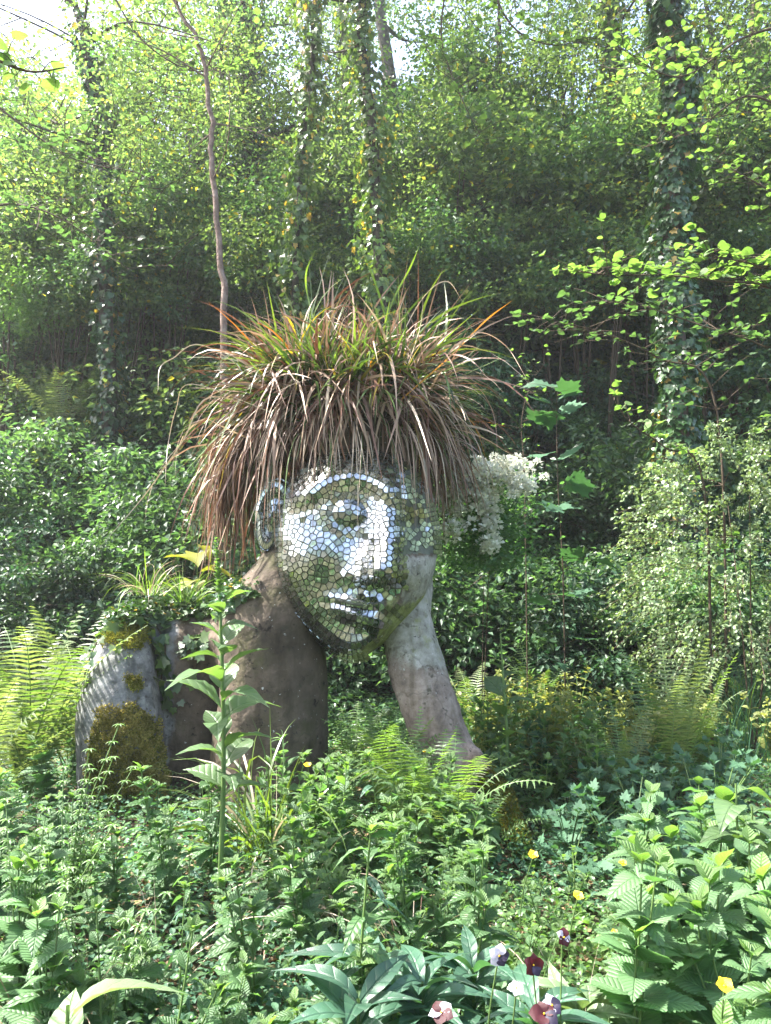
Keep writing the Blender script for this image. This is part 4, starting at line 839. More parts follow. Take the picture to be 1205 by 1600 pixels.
fern(840, 1010, 7.3, 'green fern with one raised frond before the dark thicket', 11, .95, FR)
fern(735, 1000, 6.4, 'yellowish fern right behind the statue\'s neck', 11, .9, [FRY[1], FR[0]])
fern(900, 1010, 7.9, 'low fern at the edge of the dark thicket', 9, .8, FR)
fern(1175, 1010, 7.4, 'fern arching over the rushes', 10, .9, FR)
fern(90, 690, 10.2, 'far bright fern high on the bank at left', 10, 1.25, FRY, z=float(at(90, 690, 10.2)[2]))
fern(140, 690, 10.6, 'second far fern on the bank beside the dark trunk', 10, 1.15, FRY, z=float(at(140, 690, 10.6)[2]))
fern(270, 960, 6.6, 'shaded fern behind the shoulder under the hanging grass', 10, .9, FR)
for px, py, Y in ((20, 880, 7.6), (110, 860, 8.0), (210, 880, 7.4), (970, 900, 8.2), (1060, 930, 8.0)):
    fern(px, py, Y, where('shaded fern at the foot of the bank', at(px, py, Y), MARKS), 9, .9, FR, 'ferns at the foot of the bank')
# ------------------------------------------------------------------ leafy plants with countable leaves
def leaf_me(T, mat, name='leaf'):
    b = MB(); b.add(*T); return b.mesh(name, M[mat], True)
def flex(T, k):
    V = T[0].copy(); V[:, 2] += -k*V[:, 1]**2+.06*np.sin(V[:, 1]*7+k*9)*(V[:, 0]); V[:, 0] *= 1+.15*math.sin(k*20); return V, T[1]
def variants(T, mat): return [leaf_me(flex(T, k), mat) for k in (-.25, .05, .3)]
T_ROUNDH = strip([.02, .20, .32, .40, .44, .455, .45, .42, .36, .27, .14, .01], .06, .12, .01)
T_LANCEH = strip([.03, .05, .075, .10, .12, .135, .138, .13, .115, .09, .06, .03, .002], .2, .5)
T_OVALH = strip([.015, .10, .19, .25, .28, .285, .26, .22, .16, .09, .004], .12, .22, .008)
LV = {'serr': variants(T_SERR, 'balm'), 'serr2': variants(T_SERR, 'herbv'), 'wavy': variants(T_WAVY, 'herbv'), 'wavyf': variants(T_WAVY, 'freshv'), 'lance': variants(T_LANCEH, 'herb2v'), 'lancep': variants(T_LANCEH, 'palev'),
      'fox': variants(T_BIG, 'fox'), 'bigpale': variants(T_BIG, 'palev'), 'round': variants(T_ROUNDH, 'alder'), 'roundd': variants(T_ROUND, 'under'), 'lobe': variants(T_LOBE, 'herb2'), 'maple': variants(T_MAPLE, 'herb2'),
      'ivy': variants(T_IVY, 'ivy'), 'ivys': variants(T_IVY, 'ivysun'), 'hyp': variants(T_OVALH, 'hyper'), 'oval': variants(T_OVALH, 'herbv'), 'yel': variants(T_BIG, 'yelleaf'), 'ovalf': variants(T_OVALH, 'freshv')}
def put_leaf(parent, me, p, d, n, s, name='leaf'):
    d = nrm(np.asarray(d, float)); x = nrm(np.cross(d, n)); z = np.cross(x, d)
    o = ob(name, me, parent); o.matrix_local = Matrix(((x[0]*s, d[0]*s, z[0]*s, p[0]), (x[1]*s, d[1]*s, z[1]*s, p[1]), (x[2]*s, d[2]*s, z[2]*s, p[2]), (0, 0, 0, 1))); return o
def herb_proto(name, H, nst, pairs, size, kinds, up=.5, topk=None, top=8, lean=.12, opp=False, low=.1, shape=.5):
    """a plant standing off stage at the origin: stems and leaves"""
    t = ob(name, None); b = MB()
    for s in range(nst):
        a = rng.uniform(0, 6.28); l = rng.uniform(.3, 1)*lean*H*(nst > 1 or .6); h = H*(1 if s == 0 else rng.uniform(.65, .98)); P = curve([(0, 0, 0), (l*.35*math.cos(a), l*.35*math.sin(a), h*.5), (l*math.cos(a), l*math.sin(a), h)], 4)
        v, f = tube(P, np.linspace(.0045, .002, len(P))*(H/.45)**.5, 5); b.add(v, f); ph = rng.uniform(0, 6.28)
        for i in range(pairs):
            u = low+(1-low)*(i+.5)/pairs; c = np.array([np.interp(u, np.linspace(0, 1, len(P)), P[:, k]) for k in range(3)]); sz = size*(1.15-.55*u)*rng.uniform(.8, 1.15)*(shape+(1-shape)*min(1, u*3))
            for q in range(2 if opp else 1):
                an = ph+i*(PI/2 if opp else 2.4)+q*PI+rng.normal(0, .2); d = np.array([math.cos(an), math.sin(an), up*(.4+u)+rng.normal(0, .15)])
                put_leaf(t, LV[kinds[rng.integers(len(kinds))]][rng.integers(3)], c, d, np.array([0, 0, 1.])+rng.normal(0, .22, 3), sz)
        if topk:
            for q in range(top):
                an = ph+q*2.4; d = np.array([math.cos(an), math.sin(an), rng.uniform(.5, 1.6)]); put_leaf(t, LV[topk][q % 3], P[-1]-[0, 0, .015*q/top], d, np.array([0, 0, 1.])+rng.normal(0, .1, 3), size*rng.uniform(.28, .55))
    ob('stem', b.mesh('stem', M['stem'], True), t); return t
def plant(proto, x, y, label, cat, group=None, s=1, tilt=.1, z=None, first=set()):
    if proto.name not in first: first.add(proto.name); KIDS(proto); o = proto
    else: o = copy_tree(proto)
    o.location = (x, y, float(gz(x, y)) if z is None else z); o.scale = (s, s, s*rng.uniform(.9, 1.1)); o.rotation_euler = (rng.normal(0, tilt), rng.normal(0, tilt), rng.uniform(0, 6.28))
    for k in ('label', 'category', 'group'):
        if k in o: del o[k]
    return tag(o, label, cat, group)
def gp(px, py, Y=None):
    """ground point seen at px,py"""
    b = (800-py)/F_PX; k = (math.sin(PITCH)+b*math.cos(PITCH))/(math.cos(PITCH)-b*math.sin(PITCH)); Y = Y or -CAM_Z/k; p = at(px, py, Y); return p[0], Y
bpy.context.view_layer.update()
WH = [herb_proto('willowherb', .46, 3, 13, .105, ['wavy', 'wavy', 'oval'], topk='wavyf', top=7) for k in range(3)]+[herb_proto('willowherb', .40, 4, 9, .095, ['wavy', 'wavyf'], topk='wavyf', top=6)]
BALM = [herb_proto('nettle_plant', .60, 3, 6, .135+.02*k, ['serr'], up=.3, topk='ovalf', top=4, opp=True) for k in range(3)]
WH += [herb_proto('willowherb', .52, 2, 16, .075, ['oval', 'wavy'], topk='ovalf', top=7, up=.7), herb_proto('willowherb', .36, 5, 8, .125, ['wavy', 'serr2'], topk='wavyf', top=5, lean=.3), herb_proto('willowherb', .58, 1, 18, .12, ['lance', 'wavy'], topk='wavyf', top=8, up=.2)]
TALL = [herb_proto('willowherb', .50, 4, 14, .105, ['wavy', 'wavyf', 'oval'], topk='wavyf', top=8, up=.6, lean=.2) for k in range(2)]
BLUE = [herb_proto('leafy_herb', .30, 5, 4, .10, ['lobe', 'lobe'], up=.3, topk='lobe', top=3, lean=.6) for k in range(2)]
SMALL = [herb_proto('leafy_herb', .24, 5, 5, .055, ['oval', 'ovalf'], up=.4, topk='ovalf', top=4, lean=.5) for k in range(2)]
HYP = [herb_proto('hypericum_bush', .62, 7, 8, .095, ['hyp'], up=.4, topk='hyp', top=4, opp=True, lean=.5) for k in range(2)]
# front bed: willowherb
def block(proto, pts, label, cat, group, s0=.85, s1=1.15, tilt=.1):
    for i, (x, y) in enumerate(pts): plant(proto[i % len(proto)], x, y, where(label, (x, y, float(gz(x, y))+.35), MARKS2), cat, group, rng.uniform(s0, s1), tilt)
def jit(x0, x1, y0, y1, d, ok=lambda x, y: True):
    out = []
    for x in np.arange(x0, x1, d):
        for y in np.arange(y0, y1, d):
            q = (x+rng.uniform(-.45, .45)*d, y+rng.uniform(-.45, .45)*d)
            if abs(q[0]) < q[1]*.53+.15 and ok(*q): out.append(q)
    return out
def X(px, y): return (px-602.5)/F_PX*y
block(WH, jit(-1.9, .35, 2.1, 4.2, .27, lambda x, y: not (y > 3.7 and x < X(280, y)) and x > X(-20, y) and not (x > X(620, y) and y < 2.6)), 'wavy-leaved green herb', 'herb', 'wavy-leaved herbs in the front bed', .7, 1.3, .14)
block(TALL, jit(-.7, .6, 3.3, 4.35, .25, lambda x, y: x > X(440, y) and x < X(715, y)), 'light wavy-leaved herb', 'herb', 'wavy-leaved herbs below the statue')
block(BALM, jit(.75, 2.2, 1.9, 3.6, .25, lambda x, y: x > X(900, y)), 'herb with broad toothed leaves', 'herb', 'toothed-leaf herbs at the right front')
block(BALM, jit(-2.1, -.7, 2.3, 3.9, .30, lambda x, y: x < X(130, y)), 'toothed-leaf herb', 'herb', 'toothed-leaf herbs at the left front', .75, 1.05)
block(BLUE, jit(.3, 2.6, 3.6, 5.4, .23, lambda x, y: x > X(740, y) and x < X(1150, y) and not (x < X(880, y) and y < 4.9)), 'low bluish cut-leaved plant', 'herb', 'cut-leaved plants in the shaded middle bed', 1.0, 1.4)
block(SMALL, jit(-.4, 1.5, 1.9, 3.6, .24, lambda x, y: x > X(480, y) and x < X(950, y)), 'small fresh green leafy plant', 'herb', 'small leafy plants low in the front bed', .8, 1.2)
block(HYP, jit(.5, 3.0, 5.4, 7.0, .42, lambda x, y: x > X(730, y) and x < X(1230, y) and abs(x-X(1150, y)) > .25), 'yellow-green red-tipped bush', 'shrub', 'red-tipped bushes behind the shaded bed', .7, 1.15)
block(TALL, jit(.4, 1.6, 4.7, 6.4, .34, lambda x, y: x > X(710, y) and x < X(930, y)), 'light bushy herb', 'herb', 'light herbs right of the stone arm', .9, 1.25)
block(BALM, jit(-3.2, -1.4, 3.9, 5.2, .42, lambda x, y: x < X(130, y)), 'toothed-leaf herb', 'herb', 'herbs in front of the sunlit ferns', .6, .8)
# low ground cover: uncountable
def cover():
    b = MB(); n = 70000; y = rng.uniform(1.7, 7.6, n); x = rng.uniform(-1, 1, n)*(y*.56+.15)
    h = rng.uniform(0, 1, n)*.16; P = np.stack([x, y, gz(x, y)+h], 1); V, Fs = scatter(T_OVAL, P, rdir(n, -.2, .6), upn(n, .45), rng.uniform(.018, .045, n))
    mi = np.clip(np.floor(1.5+1.6*noise3(P, 2.2)+rng.normal(0, .5, n)), 0, 2).astype(int); b.add(V, Fs, np.repeat(mi, len(T_OVAL[1][0])))
    tag(ob('ground_cover', b.mesh('ground_cover', [M['herb2'], M['herb'], M['fresh']])), 'carpet of tiny leaves under the taller plants', kind='stuff')
    b = MB(); n = 9000; y = rng.uniform(1.8, 8, n); x = rng.uniform(-1, 1, n)*(y*.56); P = np.stack([x, y, gz(x, y)+.01], 1); V, Fs = scatter(T_DIA, P, rdir(n, -.1, .2), upn(n, .4), rng.uniform(.03, .08, n)); b.add(V, Fs)
    tag(ob('leaf_litter', b.mesh('leaf_litter', M['litter'])), 'dry brown leaves lying on the soil', kind='stuff')
cover()
# foxglove with its bud spike
def foxglove(px, pyb, pyt, Y, label, nl=20, sc=1.0, spike=True):
    B = at(px, pyb, Y); Tt = at(px-8, pyt, Y); g = float(gz(B[0], Y)); t = thing('foxglove', (B[0], Y, g), label, 'foxglove'); H = Tt[2]-g; P = curve([(0, 0, 0), (.01, .0, H*.4), (-.01, 0, H*.75), (Tt[0]-B[0], 0, H)], 6)
    b = MB(); v, f = tube(P, np.linspace(.013, .004, len(P)), 7); b.add(v, f); ob('stem', b.mesh('stem', M['stem'], True), t)
    for i in range(nl):
        u = .26+.50*(i/nl)**1.05; c = np.array([np.interp(u, np.linspace(0, 1, len(P)), P[:, k]) for k in range(3)]); a = i*2.4+.4; s = min(.25, .50*(1-u)**.95)*sc*rng.uniform(.75, 1.1)
        put_leaf(t, LV['fox'][rng.integers(3)], c, (math.cos(a), math.sin(a), .75-.3*(i < 4)), (rng.normal(0, .2), rng.normal(0, .2), 1), s)
    if spike:
        for i in range(54):
            u = .78+.215*i/54; c = np.array([np.interp(u, np.linspace(0, 1, len(P)), P[:, k]) for k in range(3)]); a = i*2.4
            put_leaf(t, LV['ovalf'][i % 3], c, (math.cos(a), math.sin(a), 1.2), (0, 0, 1), .035*(1.25-(u-.78)*3.6), 'bud')
        for i in range(12):
            u = .70+.08*i/12; c = np.array([np.interp(u, np.linspace(0, 1, len(P)), P[:, k]) for k in range(3)]); a = i*2.4
            put_leaf(t, LV['lance'][i % 3], c, (math.cos(a), math.sin(a), .7), (0, 0, 1), .07)
    return t
foxglove(345, 1260, 838, 3.3, 'tall foxglove in bud with large drooping leaves before the stone chest', 22)
foxglove(790, 1150, 990, 5.0, 'dark green foxglove-like plant without flowers right of the stone arm', 10, .9, False)
def big_leaf_plant(px, py, Y, label, n, s, kind, up=.5, cat='plant', name='leafy_plant', h=.1, z=None):
    p = at(px, py, Y); g = float(gz(p[0], Y)) if z is None else z; t = thing(name, (p[0], Y, g), label, cat); hz = max(h, .02); b = MB(); v, f = tube([(0, 0, 0), (0, 0, hz*.5), (0, 0, hz)], [.006, .006, .004], 5); b.add(v, f)
    for i in range(n):
        a = i*2.4+rng.uniform(-.3, .3); d = (math.cos(a), math.sin(a), up*rng.uniform(.5, 1.5)); put_leaf(t, LV[kind][i % 3], (0, 0, hz*(.5+.5*i/n)), d, (rng.normal(0, .2), rng.normal(0, .2), 1), s*rng.uniform(.75, 1.15))
    ob('stem', b.mesh('stem', M['stem'], True), t); return t
big_leaf_plant(105, 1600, 1.55, 'plant with few very large pale leaves at the bottom left corner', 9, .17, 'bigpale', 1.1, h=float(at(105, 1605, 1.55)[2]))
for px, py, Y, n in ((585, 1500, 2.3, 15), (660, 1530, 2.15, 15), (740, 1500, 2.35, 14), (840, 1560, 2.1, 14), (905, 1530, 2.25, 12), (560, 1560, 2.05, 12)):
    x, y = X(px, Y), Y; z1 = at(px, py, Y)[2]; big_leaf_plant(px, py, Y, ['bluish whorled plant with long narrow leaves, left-hand end of the flowerless row', 'long-leaved plant beside the fallen maroon pansy', 'long-leaved plant behind the white and violet pansy', 'long-leaved plant among the dark pansies', 'long-leaved plant at the feet of the toothed herbs', 'low long-leaved plant at the bottom edge'][[585, 660, 740, 840, 905, 560].index(px)], n+6, .19, 'lance' if px != 905 else 'lancep', .8, h=max(.12, z1-.08), name='long_leaved_plant')
for px, py, Y, s in ((1150, 1225, 3.0, .17), (1060, 1290, 3.3, .16), (1175, 1260, 3.3, .16)):
    big_leaf_plant(px, py, Y, {1150: 'plant with one long lime leaf over broad leaves at the right edge', 1060: 'dark broad-leaved plant behind the toothed herbs', 1175: 'broad-leaved plant by the right frame edge'}[px], 9, s, 'fox' if px != 1060 else 'lance', .35, h=at(px, py, Y)[2]-float(gz(X(px, Y), Y)))
big_leaf_plant(310, 800, 6.4, 'yellow-leaved plant glowing behind the hanging dead grass', 12, .30, 'yel', .3, h=at(310, 800, 6.4)[2]-.2)
for px, py, Y in ((760, 1270, 3.9), (722, 1265, 3.95)):
    big_leaf_plant(px, py, Y, {760: 'upright plant with stacked leaf whorls beside the mossy arm', 722: 'shorter whorled plant left of its taller twin'}[px], 16, .10, 'serr2', .25, h=at(px, 1225, Y)[2])
# ------------------------------------------------------------------ flowers
PET = {k: leaf_me(strip([.06, .20, .34, .44, .50, .52, .50, .44, .33, .16, .02], .07, .18, .02), k, 'petal') for k in ('yellow', 'maroon', 'purple', 'lilac', 'white')}
def flower(px, py, Y, label, kind, s, tiltv=(0, -.5, 1), cat='flower'):
    p = at(px, py, Y); g = float(gz(p[0], Y)); bx, by = p[0]+rng.uniform(-.05, .05), Y+.04; name = 'poppy' if kind == 'yellow' else 'pansy'; t = thing(name, (bx, by, g), label, cat); n = nrm(np.array(tiltv, float)); top = p-[bx, by, g]; b = MB()
    P = curve([(0, 0, 0), (top[0]*.2, top[1]*.3, top[2]*.6), top-n*.004], 6); v, f = tube(P, .0022, 5); b.add(v, f); ob('stem', b.mesh('stem', M['stem'], True), t)
    u = nrm(np.cross(n, [0.3, 1, 0.1])); w_ = np.cross(n, u)
    ks = ['yellow']*5 if kind == 'yellow' else {'a': ['lilac', 'lilac', 'purple', 'purple', 'lilac'], 'b': ['maroon', 'maroon', 'purple', 'maroon', 'maroon'], 'c': ['lilac', 'maroon', 'maroon', 'lilac', 'maroon'], 'd': ['white', 'lilac', 'white', 'white', 'lilac']}[kind]
    for i, k in enumerate(ks):
        a = i/5*2*PI+.3; d = u*math.cos(a)+w_*math.sin(a)+n*(.75 if kind == 'yellow' else .22); put_leaf(t, PET[k], top, d, n+rng.normal(0, .12, 3), s*rng.uniform(.85, 1.1), 'petal')
    rr = .005 if kind == 'yellow' else .0025; q = MB(); ball(q, top+n*.004, (rr, rr, rr), 8, 6); ob('flower_centre', q.mesh('centre', M['yellow'], True), t)
for px, py, Y, lab, s in ((833, 1338, 3.0, 'yellow flower on a curved stem above the shaded cut leaves', .026), (903, 1402, 2.7, 'orange-yellow flower nearest the dark thin stalk', .022), (1132, 1543, 1.95, 'largest yellow flower, low among toothed leaves at right', .028), (470, 1418, 3.1, 'yellow flower beside the drooping straw sedge', .017),
        (481, 1197, 4.0, 'small yellow flower before the dark chest', .024), (377, 1150, 3.5, 'tiny yellow flower against foxglove leaves', .018), (730, 1452, 2.9, 'pale yellow flower above the bare soil', .018), (973, 1350, 2.9, 'yellow flower under a white-lit toothed leaf', .018), (664, 1175, 4.4, 'tiny yellow flower among ferns at the stone arm', .016), (960, 1458, 2.5, 'half-hidden yellow bloom behind the violet pansies', .014)):
    flower(px, py, Y, lab, 'yellow', s)
for px, py, Y, lab, k, s, tv in ((780, 1493, 2.0, 'pansy with lilac-white upper and dark violet lower petals', 'a', .030, (0, -1, .2)), (833, 1508, 2.0, 'deep maroon pansy facing sideways', 'b', .029, (.3, -1, .5)), (880, 1465, 2.05, 'white pansy with maroon edges on the longest stalk', 'c', .024, (.5, -.8, .5)), (807, 1545, 1.95, 'closed white pansy below the maroon one', 'd', .022, (0, -.6, 1)),
        (690, 1583, 1.95, 'maroon and white pansy drooping over long leaves', 'c', .031, (-.2, -.5, 1)), (850, 1585, 1.9, 'dark pansy with two lilac petals at the bottom edge', 'b', .033, (0, -.7, .8)), (862, 1572, 1.92, 'lilac-white pansy touching the dark one at the bottom edge', 'a', .027, (.2, -.6, .9))):
    flower(px, py, Y, lab, k, s, tv)
# ------------------------------------------------------------------ ivy on the shoulder
def ivy_on_stone():
    px, py = to_px(BV); t = thing('ivy', tuple(at(250, 960, 5.2)), 'ivy with pale sunlit leaves spread over the left stone shoulder', 'ivy'); o = np.array(t.location)
    zones = [([(135, 960), (175, 925), (300, 905), (400, 925), (385, 950), (330, 968), (235, 975), (160, 985)], 215, ('ivys', 'ivys', 'ivy'), .085), ([(225, 970), (300, 965), (330, 1000), (300, 1090), (262, 1120), (235, 1050)], 60, ('ivy', 'ivys'), .075), ([(135, 985), (165, 985), (150, 1060), (125, 1075)], 30, ('ivy', 'ivys'), .05), ([(165, 1000), (200, 1000), (205, 1030), (175, 1030)], 8, ('ivys',), .045)]
    for poly, n, ks, s in zones:
        idx = np.where(inpoly(px, py, poly) & (BN[:, 1] < .5))[0]
        if len(idx) == 0: print('no ivy', poly[0]); continue
        for i in rng.choice(idx, n):
            k = ks[rng.integers(len(ks))]; k = 'ivys' if k == 'bigpale' else k; nn = nrm(BN[i]+np.array([0, -.3, .5])+rng.normal(0, .35, 3)); d = nrm(np.cross(nn, rdir(1)[0])-np.array([0, 0, .3]))
            put_leaf(t, LV[k][rng.integers(3)], BV[i]+BN[i]*rng.uniform(.01, .06)-o, d, nn, s*rng.uniform(.65, 1.3))
    b = MB()
    for path in ([(235, 965), (258, 1010), (252, 1060), (262, 1110)], [(310, 960), (318, 1000), (300, 1050)], [(150, 975), (138, 1020), (130, 1070)], [(160, 945), (230, 930), (320, 925), (390, 935)]):
        P = []
        for q in path:
            j = np.argmin((px-q[0])**2+(py-q[1])**2+(BN[:, 1] > .3)*9e4); P.append(BV[j]+BN[j]*.01-o)
        v, f = tube(curve(P, 6), .005, 5); b.add(v, f)
    ob('stem', b.mesh('stem', M['stemdk'], True), t)
    P_ = BV[np.where(inpoly(px, py, zones[0][0]) & (BN[:, 1] < .6))[0]]; n = 2600
    if len(P_): i = rng.integers(0, len(P_), n); q = MB(); V, Fs = scatter(T_IVY, P_[i]+np.stack([rng.normal(0, .03, n), rng.normal(0, .03, n), rng.uniform(.0, .10, n)], 1)-o, rdir(n, -.4, .4), upn(n, .6), rng.uniform(.018, .04, n)); q.add(V, Fs); tag(ob('leaf', q.mesh('leaves', M['ivy']), t), kind='stuff')
ivy_on_stone()
# ------------------------------------------------------------------ white blossom shrub behind the head
def blossom():
    c = at(750, 790, 5.95); g = float(gz(c[0], 6.0)); t = thing('blossom_shrub', (c[0], 6.0, g), 'shrub with hanging clusters of white blossom behind the statue\'s cheek', 'shrub'); o = np.array([c[0], 6.0, g]); b = MB(); n = 5500
    P = np.stack([rng.normal(0, .2, n), rng.normal(0, .2, n), rng.uniform(c[2]-g-.5, c[2]-g+.25, n)], 1); V, Fs = scatter(T_OVAL, P, rdir(n, -.6, .3), upn(n, .5), rng.uniform(.025, .055, n)); b.add(V, Fs); tag(ob('leaf', b.mesh('leaves', M['herb']), t), kind='stuff')
    q = MB(); n = 34; u = rdir(n, -.2, 1); V, Fs = scatter(T_OVAL, u*.026, u+rng.normal(0, .4, (n, 3)), rdir(n), rng.uniform(.018, .03, n)); q.add(V, Fs); me = q.mesh('blossom', M['white'])
    spots = []
    for k in range(90): spots.append((rng.normal(760, 30), rng.normal(742, 14)))
    for k in range(34): spots.append((rng.normal(803, 9), rng.uniform(725, 775)))
    for k in range(46): spots.append((rng.normal(755, 10), rng.uniform(750, 800)))
    for k in range(34): spots.append((765+rng.normal(0, 7)+(0), rng.uniform(795, 862)))
    for k in range(26): spots.append((rng.normal(708, 12), rng.uniform(765, 845)))
    for x, y in spots:
        p = at(x+3, y, 5.6+rng.normal(0, .08))-o; p[1] -= .25*0; e = ob('blossom', me, t, tuple(p)); e.rotation_euler = (rng.uniform(-.6, .6)+.5, rng.uniform(-.6, .6), rng.uniform(0, 6)); s = rng.uniform(.8, 1.5); e.scale = (s, s, s)
    b = MB()
    for x, y in ((800, 745), (765, 860)):
        p = at(x, y, 5.85)-o; v, f = tube(curve([(0, 0, 0), (p[0]*.4, p[1]*.5, p[2]*.8+.1), p], 6), np.linspace(.004, .0015, 13), 5); b.add(v, f)
    ob('stem', b.mesh('stem', M['stemdk'], True), t)
blossom()
# ------------------------------------------------------------------ pale small-leaved shrub at right
def right_shrub():
    c = at(1165, 860, 6.2); g = float(gz(c[0], 6.2)); t = thing('pale_shrub', (c[0], 6.2, g), 'sunlit shrub with tiny pale leaves on drooping sprays at the right edge', 'shrub'); b = MB(); st = MB(); hz = c[2]-g
    for i in range(430):
        u = rdir(1, -.95, 1)[0]; k = rng.uniform(.55, 1)**.5; e = np.array([u[0]*.78*k, u[1]*.6*k, hz+u[2]*.98*k-.05]); d0 = nrm(np.array([u[0], u[1], .5*u[2]+.35])); n = 34; s = np.linspace(0, 1, n); L = rng.uniform(.25, .5)
        P = e+d0*(s*L)[:, None]-np.array([0, 0, 1])*(.55*L*s*s)[:, None]; Q = P+rng.normal(0, .022, (n, 3)); A = nrm(rng.normal(0, .6, (n, 3))+d0*.7-[0, 0, .5]); V, Fs = scatter(T_OVAL, Q, A, upn(n, .5), rng.uniform(.026, .046, n)); b.add(V, Fs, 0)
        v, f = tube(P[::8], .0025, 3); st.add(v, f)
    for i in range(3):
        a = rng.uniform(0, 6.28); v, f = tube(curve([(0, 0, 0), (.2*math.cos(a), .2*math.sin(a), hz*.7), (.55*math.cos(a), .5*math.sin(a), hz+.4)], 5), np.linspace(.009, .003, 11), 5); st.add(v, f)
    tag(ob('foliage', b.mesh('foliage', M['pale']), t), kind='stuff'); ob('stem', st.mesh('stem', M['stemdk'], True), t)
right_shrub()
# ------------------------------------------------------------------ alder boughs and sycamore sapling
def bough(name, pts, Y, label, nleaf, s, kind, r=.012, cat='sapling', side=14, spread=.22, root=None, dv=0):
    W = [at(x, y, Y+dv*i) for i, (x, y) in enumerate(pts)]; g = float(gz(W[0][0], Y)); base = np.array([W[0][0], Y, g]) if root is None else np.array(root); t = thing(name, tuple(base), label, cat); P = curve(([base, ] if root is None else [])+W, 7)-base; b = MB(); v, f = tube(P, np.linspace(r, r*.2, len(P)), 6); b.add(v, f); k0 = 3 if root is None else 0; tw = []
    for i in range(side):
        k = rng.integers(k0, len(P)); d = nrm(rdir(1, -.2, .7)[0]*[1, .7, 1]); L = spread*rng.uniform(.5, 1.3); Q = curve([P[k], P[k]+d*L*.5, P[k]+d*L+[0, 0, -.04]], 4); v, f = tube(Q, np.linspace(r*.3, r*.12, len(Q)), 4); b.add(v, f); tw.append(Q)
    ob('stem', b.mesh('stem', M['stemdk'], True), t)
    for i in range(nleaf):
        Q = tw[i % len(tw)]; p = Q[rng.integers(2, len(Q))]; a = rng.uniform(0, 6.28); put_leaf(t, LV[kind][i % 3], p, (math.cos(a), math.sin(a), rng.uniform(-.2, .4)), np.array([0, 0, 1])+rng.normal(0, .35, 3), s*rng.uniform(.6, 1.2))
    return t
bough('alder_sapling', [(1250, 520), (1200, 450), (1130, 440), (1040, 430), (960, 430), (905, 425)], 5.6, 'alder bough with glowing lime leaves crossing the thickest trunk', 230, .072, 'round', side=60, spread=.36)
bough('alder_sapling', [(1230, 470), (1190, 420), (1140, 405), (1100, 400)], 5.2, 'upper alder spray with backlit leaves at the right edge', 110, .072, 'round', side=34, spread=.3)
bough('alder_sapling', [(1100, 760), (1040, 700), (985, 660), (960, 625)], 6.0, 'low alder shoot with round bright leaves above the dark hollow', 60, .07, 'round', side=22, spread=.25)
bough('alder_sapling', [(1120, 640), (1030, 560), (940, 520), (860, 500)], 6.6, 'shaded alder bough reaching left towards the grass hair', 200, .072, 'roundd', side=56, spread=.45)
bough('alder_sapling', [(1260, 600), (1190, 540), (1100, 510), (1010, 480), (940, 470)], 6.3, 'mid-green alder bough just under the glowing lime one', 210, .07, 'roundd', side=60, spread=.4)
bough('sycamore_sapling', [(880, 900), (872, 760), (870, 640), (872, 605)], 6.3, 'sycamore sapling with broad bluish lobed leaves', 26, .17, 'maple', side=20, spread=.28, cat='sapling', r=.007)
bough('hazel_branch', [(-60, 60), (0, 95), (50, 112), (105, 105)], 3.4, 'blurred lime leaves hanging in from the top left', 16, .085, 'round', side=9, spread=.12, root=(-3.2, 3.3, 3.9), cat='branch')
bough('young_shrub', [(820, 760), (815, 660), (830, 600), (850, 570)], 7.0, 'light green shoot right of the grass hair', 90, .05, 'ovalf', side=26, spread=.3, cat='shrub', r=.006)
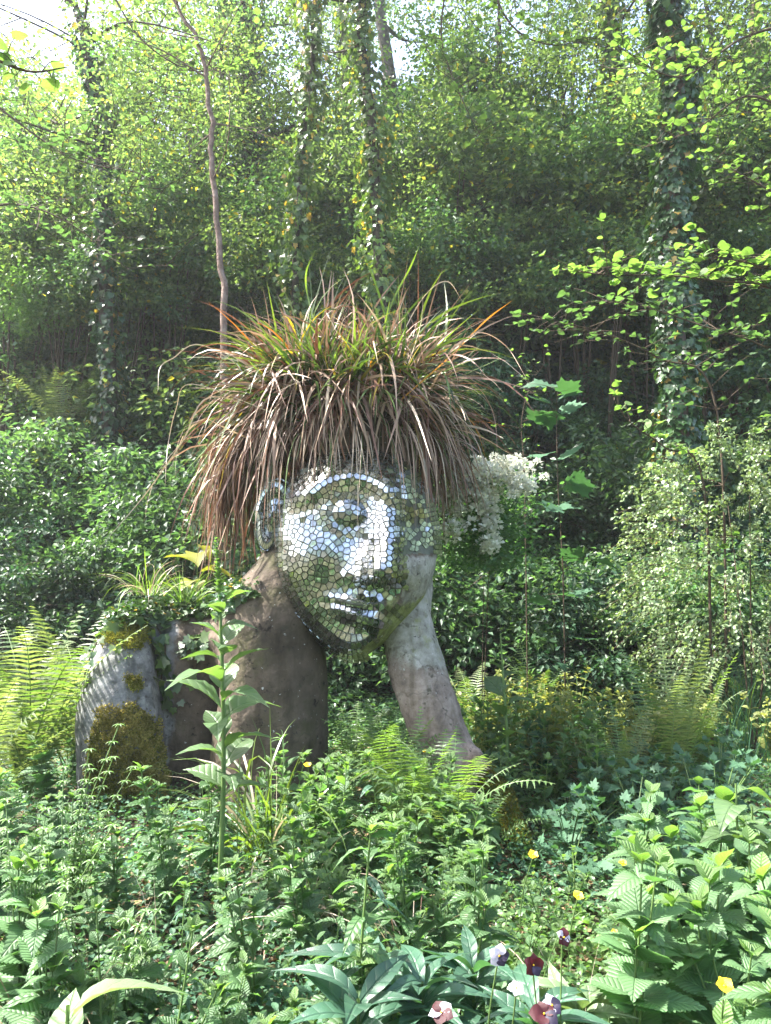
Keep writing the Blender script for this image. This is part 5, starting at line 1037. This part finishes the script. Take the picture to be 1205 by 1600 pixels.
for i, (pts, Y, lab, n, s, k, root, sd, sp) in enumerate([
    ([(1260, 30), (1160, 60), (1060, 120), (960, 70)], 6.6, 'leafy lime branch reaching in across the top right corner', 150, .075, 'round', (4.6, 7.0, 6.2), 44, .5),
    ([(1260, 190), (1170, 150), (1090, 200), (1010, 230)], 7.2, 'leafy branch in front of the thickest ivy trunk near the top', 130, .075, 'round', (4.8, 7.4, 5.6), 40, .5),
    ([(1270, 330), (1190, 290), (1120, 250)], 7.0, 'leafy branch at the right edge above the alder boughs', 90, .07, 'round', (4.6, 7.2, 4.6), 30, .45),
    ([(760, -40), (800, 40), (860, 70), (930, 60)], 8.5, 'branch with pale leaves hanging into the sky gap at the top', 90, .08, 'round', (1.2, 9.0, 8.6), 30, .5),
    ([(-60, 120), (40, 200), (120, 250), (220, 270)], 7.5, 'shaded branch crossing the dark ivy tree at the left', 150, .075, 'roundd', (-5.0, 7.6, 5.6), 44, .6),
    ([(-60, 330), (30, 320), (110, 350), (200, 420)], 7.8, 'low shaded branch at the left edge', 130, .075, 'roundd', (-5.2, 8, 4.6), 40, .6),
    ([(160, -40), (220, 60), (300, 110), (370, 100)], 8.6, 'branch with round leaves behind the slender leaning trunk', 120, .08, 'round', (-3.6, 9, 8.4), 40, .6),
    ([(700, -40), (690, 60), (720, 150), (760, 230)], 9.5, 'hanging leafy branch right of the bare grey trunk', 110, .09, 'round', (.9, 9.8, 9.2), 36, .6)]):
    bough('leafy_branch', pts, Y, lab, n, s, k, side=sd, spread=sp, root=root, cat='branch', r=.014)
for i, (px, py, Y, lab) in enumerate(((110, 1480, 2.5, 'dry straw stalks among herbs near the left edge'), (640, 1440, 2.9, 'few dry stalks over the bare soil'), (905, 1500, 2.3, 'dry stalk pieces beside the orange-yellow flower'), (260, 1400, 2.9, 'thin dry stalks right of the goosegrass'), (930, 1160, 5.3, 'tangle of dead pinkish stems behind the shaded bed'), (1000, 1130, 5.2, 'dead twigs leaning into the tall upright fern'))):
    tuft('dead_stalks', px, py, Y, lab, 16 if i < 4 else 46, (.25, .55), (.003, .005), (.2, 2.2), ['straw', 'dead', 'deadred'], [.45, .35, .2], .10, 1.1, 16 if i < 4 else 40, cat='dead stalks')
# goosegrass at the left
for px, py, Y, lab in ((60, 1330, 2.6, 'thin scrambling goosegrass stems at the left edge'), (165, 1420, 2.4, 'goosegrass leaning right over the front herbs'), (120, 1180, 3.2, 'goosegrass sprig in front of the mossy stone arm')):
    p = at(px, py, Y); g = float(gz(p[0], Y)); t = thing('goosegrass', (p[0], Y, g), lab, 'weed'); b = MB(); lb = MB()
    for k in range(7):
        a = rng.uniform(-.8, .8); H = (p[2]-g)*rng.uniform(.8, 1.25); Q = curve([(0, 0, 0), (.10*a, -.05, H*.5), (.35*a, rng.uniform(-.1, .1), H)], 6); v, f = tube(Q, .0018, 4); b.add(v, f)
        for q in Q[2:]:
            n = 7; an = np.arange(n)/n*2*PI; D = np.stack([np.cos(an), np.sin(an), np.full(n, .25)], 1); V, Fs = scatter(T_LANCE, np.tile(q, (n, 1)), D, np.tile([0, 0, 1.], (n, 1)), .028); lb.add(V, Fs)
    ob('stem', b.mesh('stem', M['stem'], True), t); tag(ob('leaf_whorls', lb.mesh('leaf_whorls', M['fresh']), t), kind='stuff')
print('objects', len(bpy.data.objects))
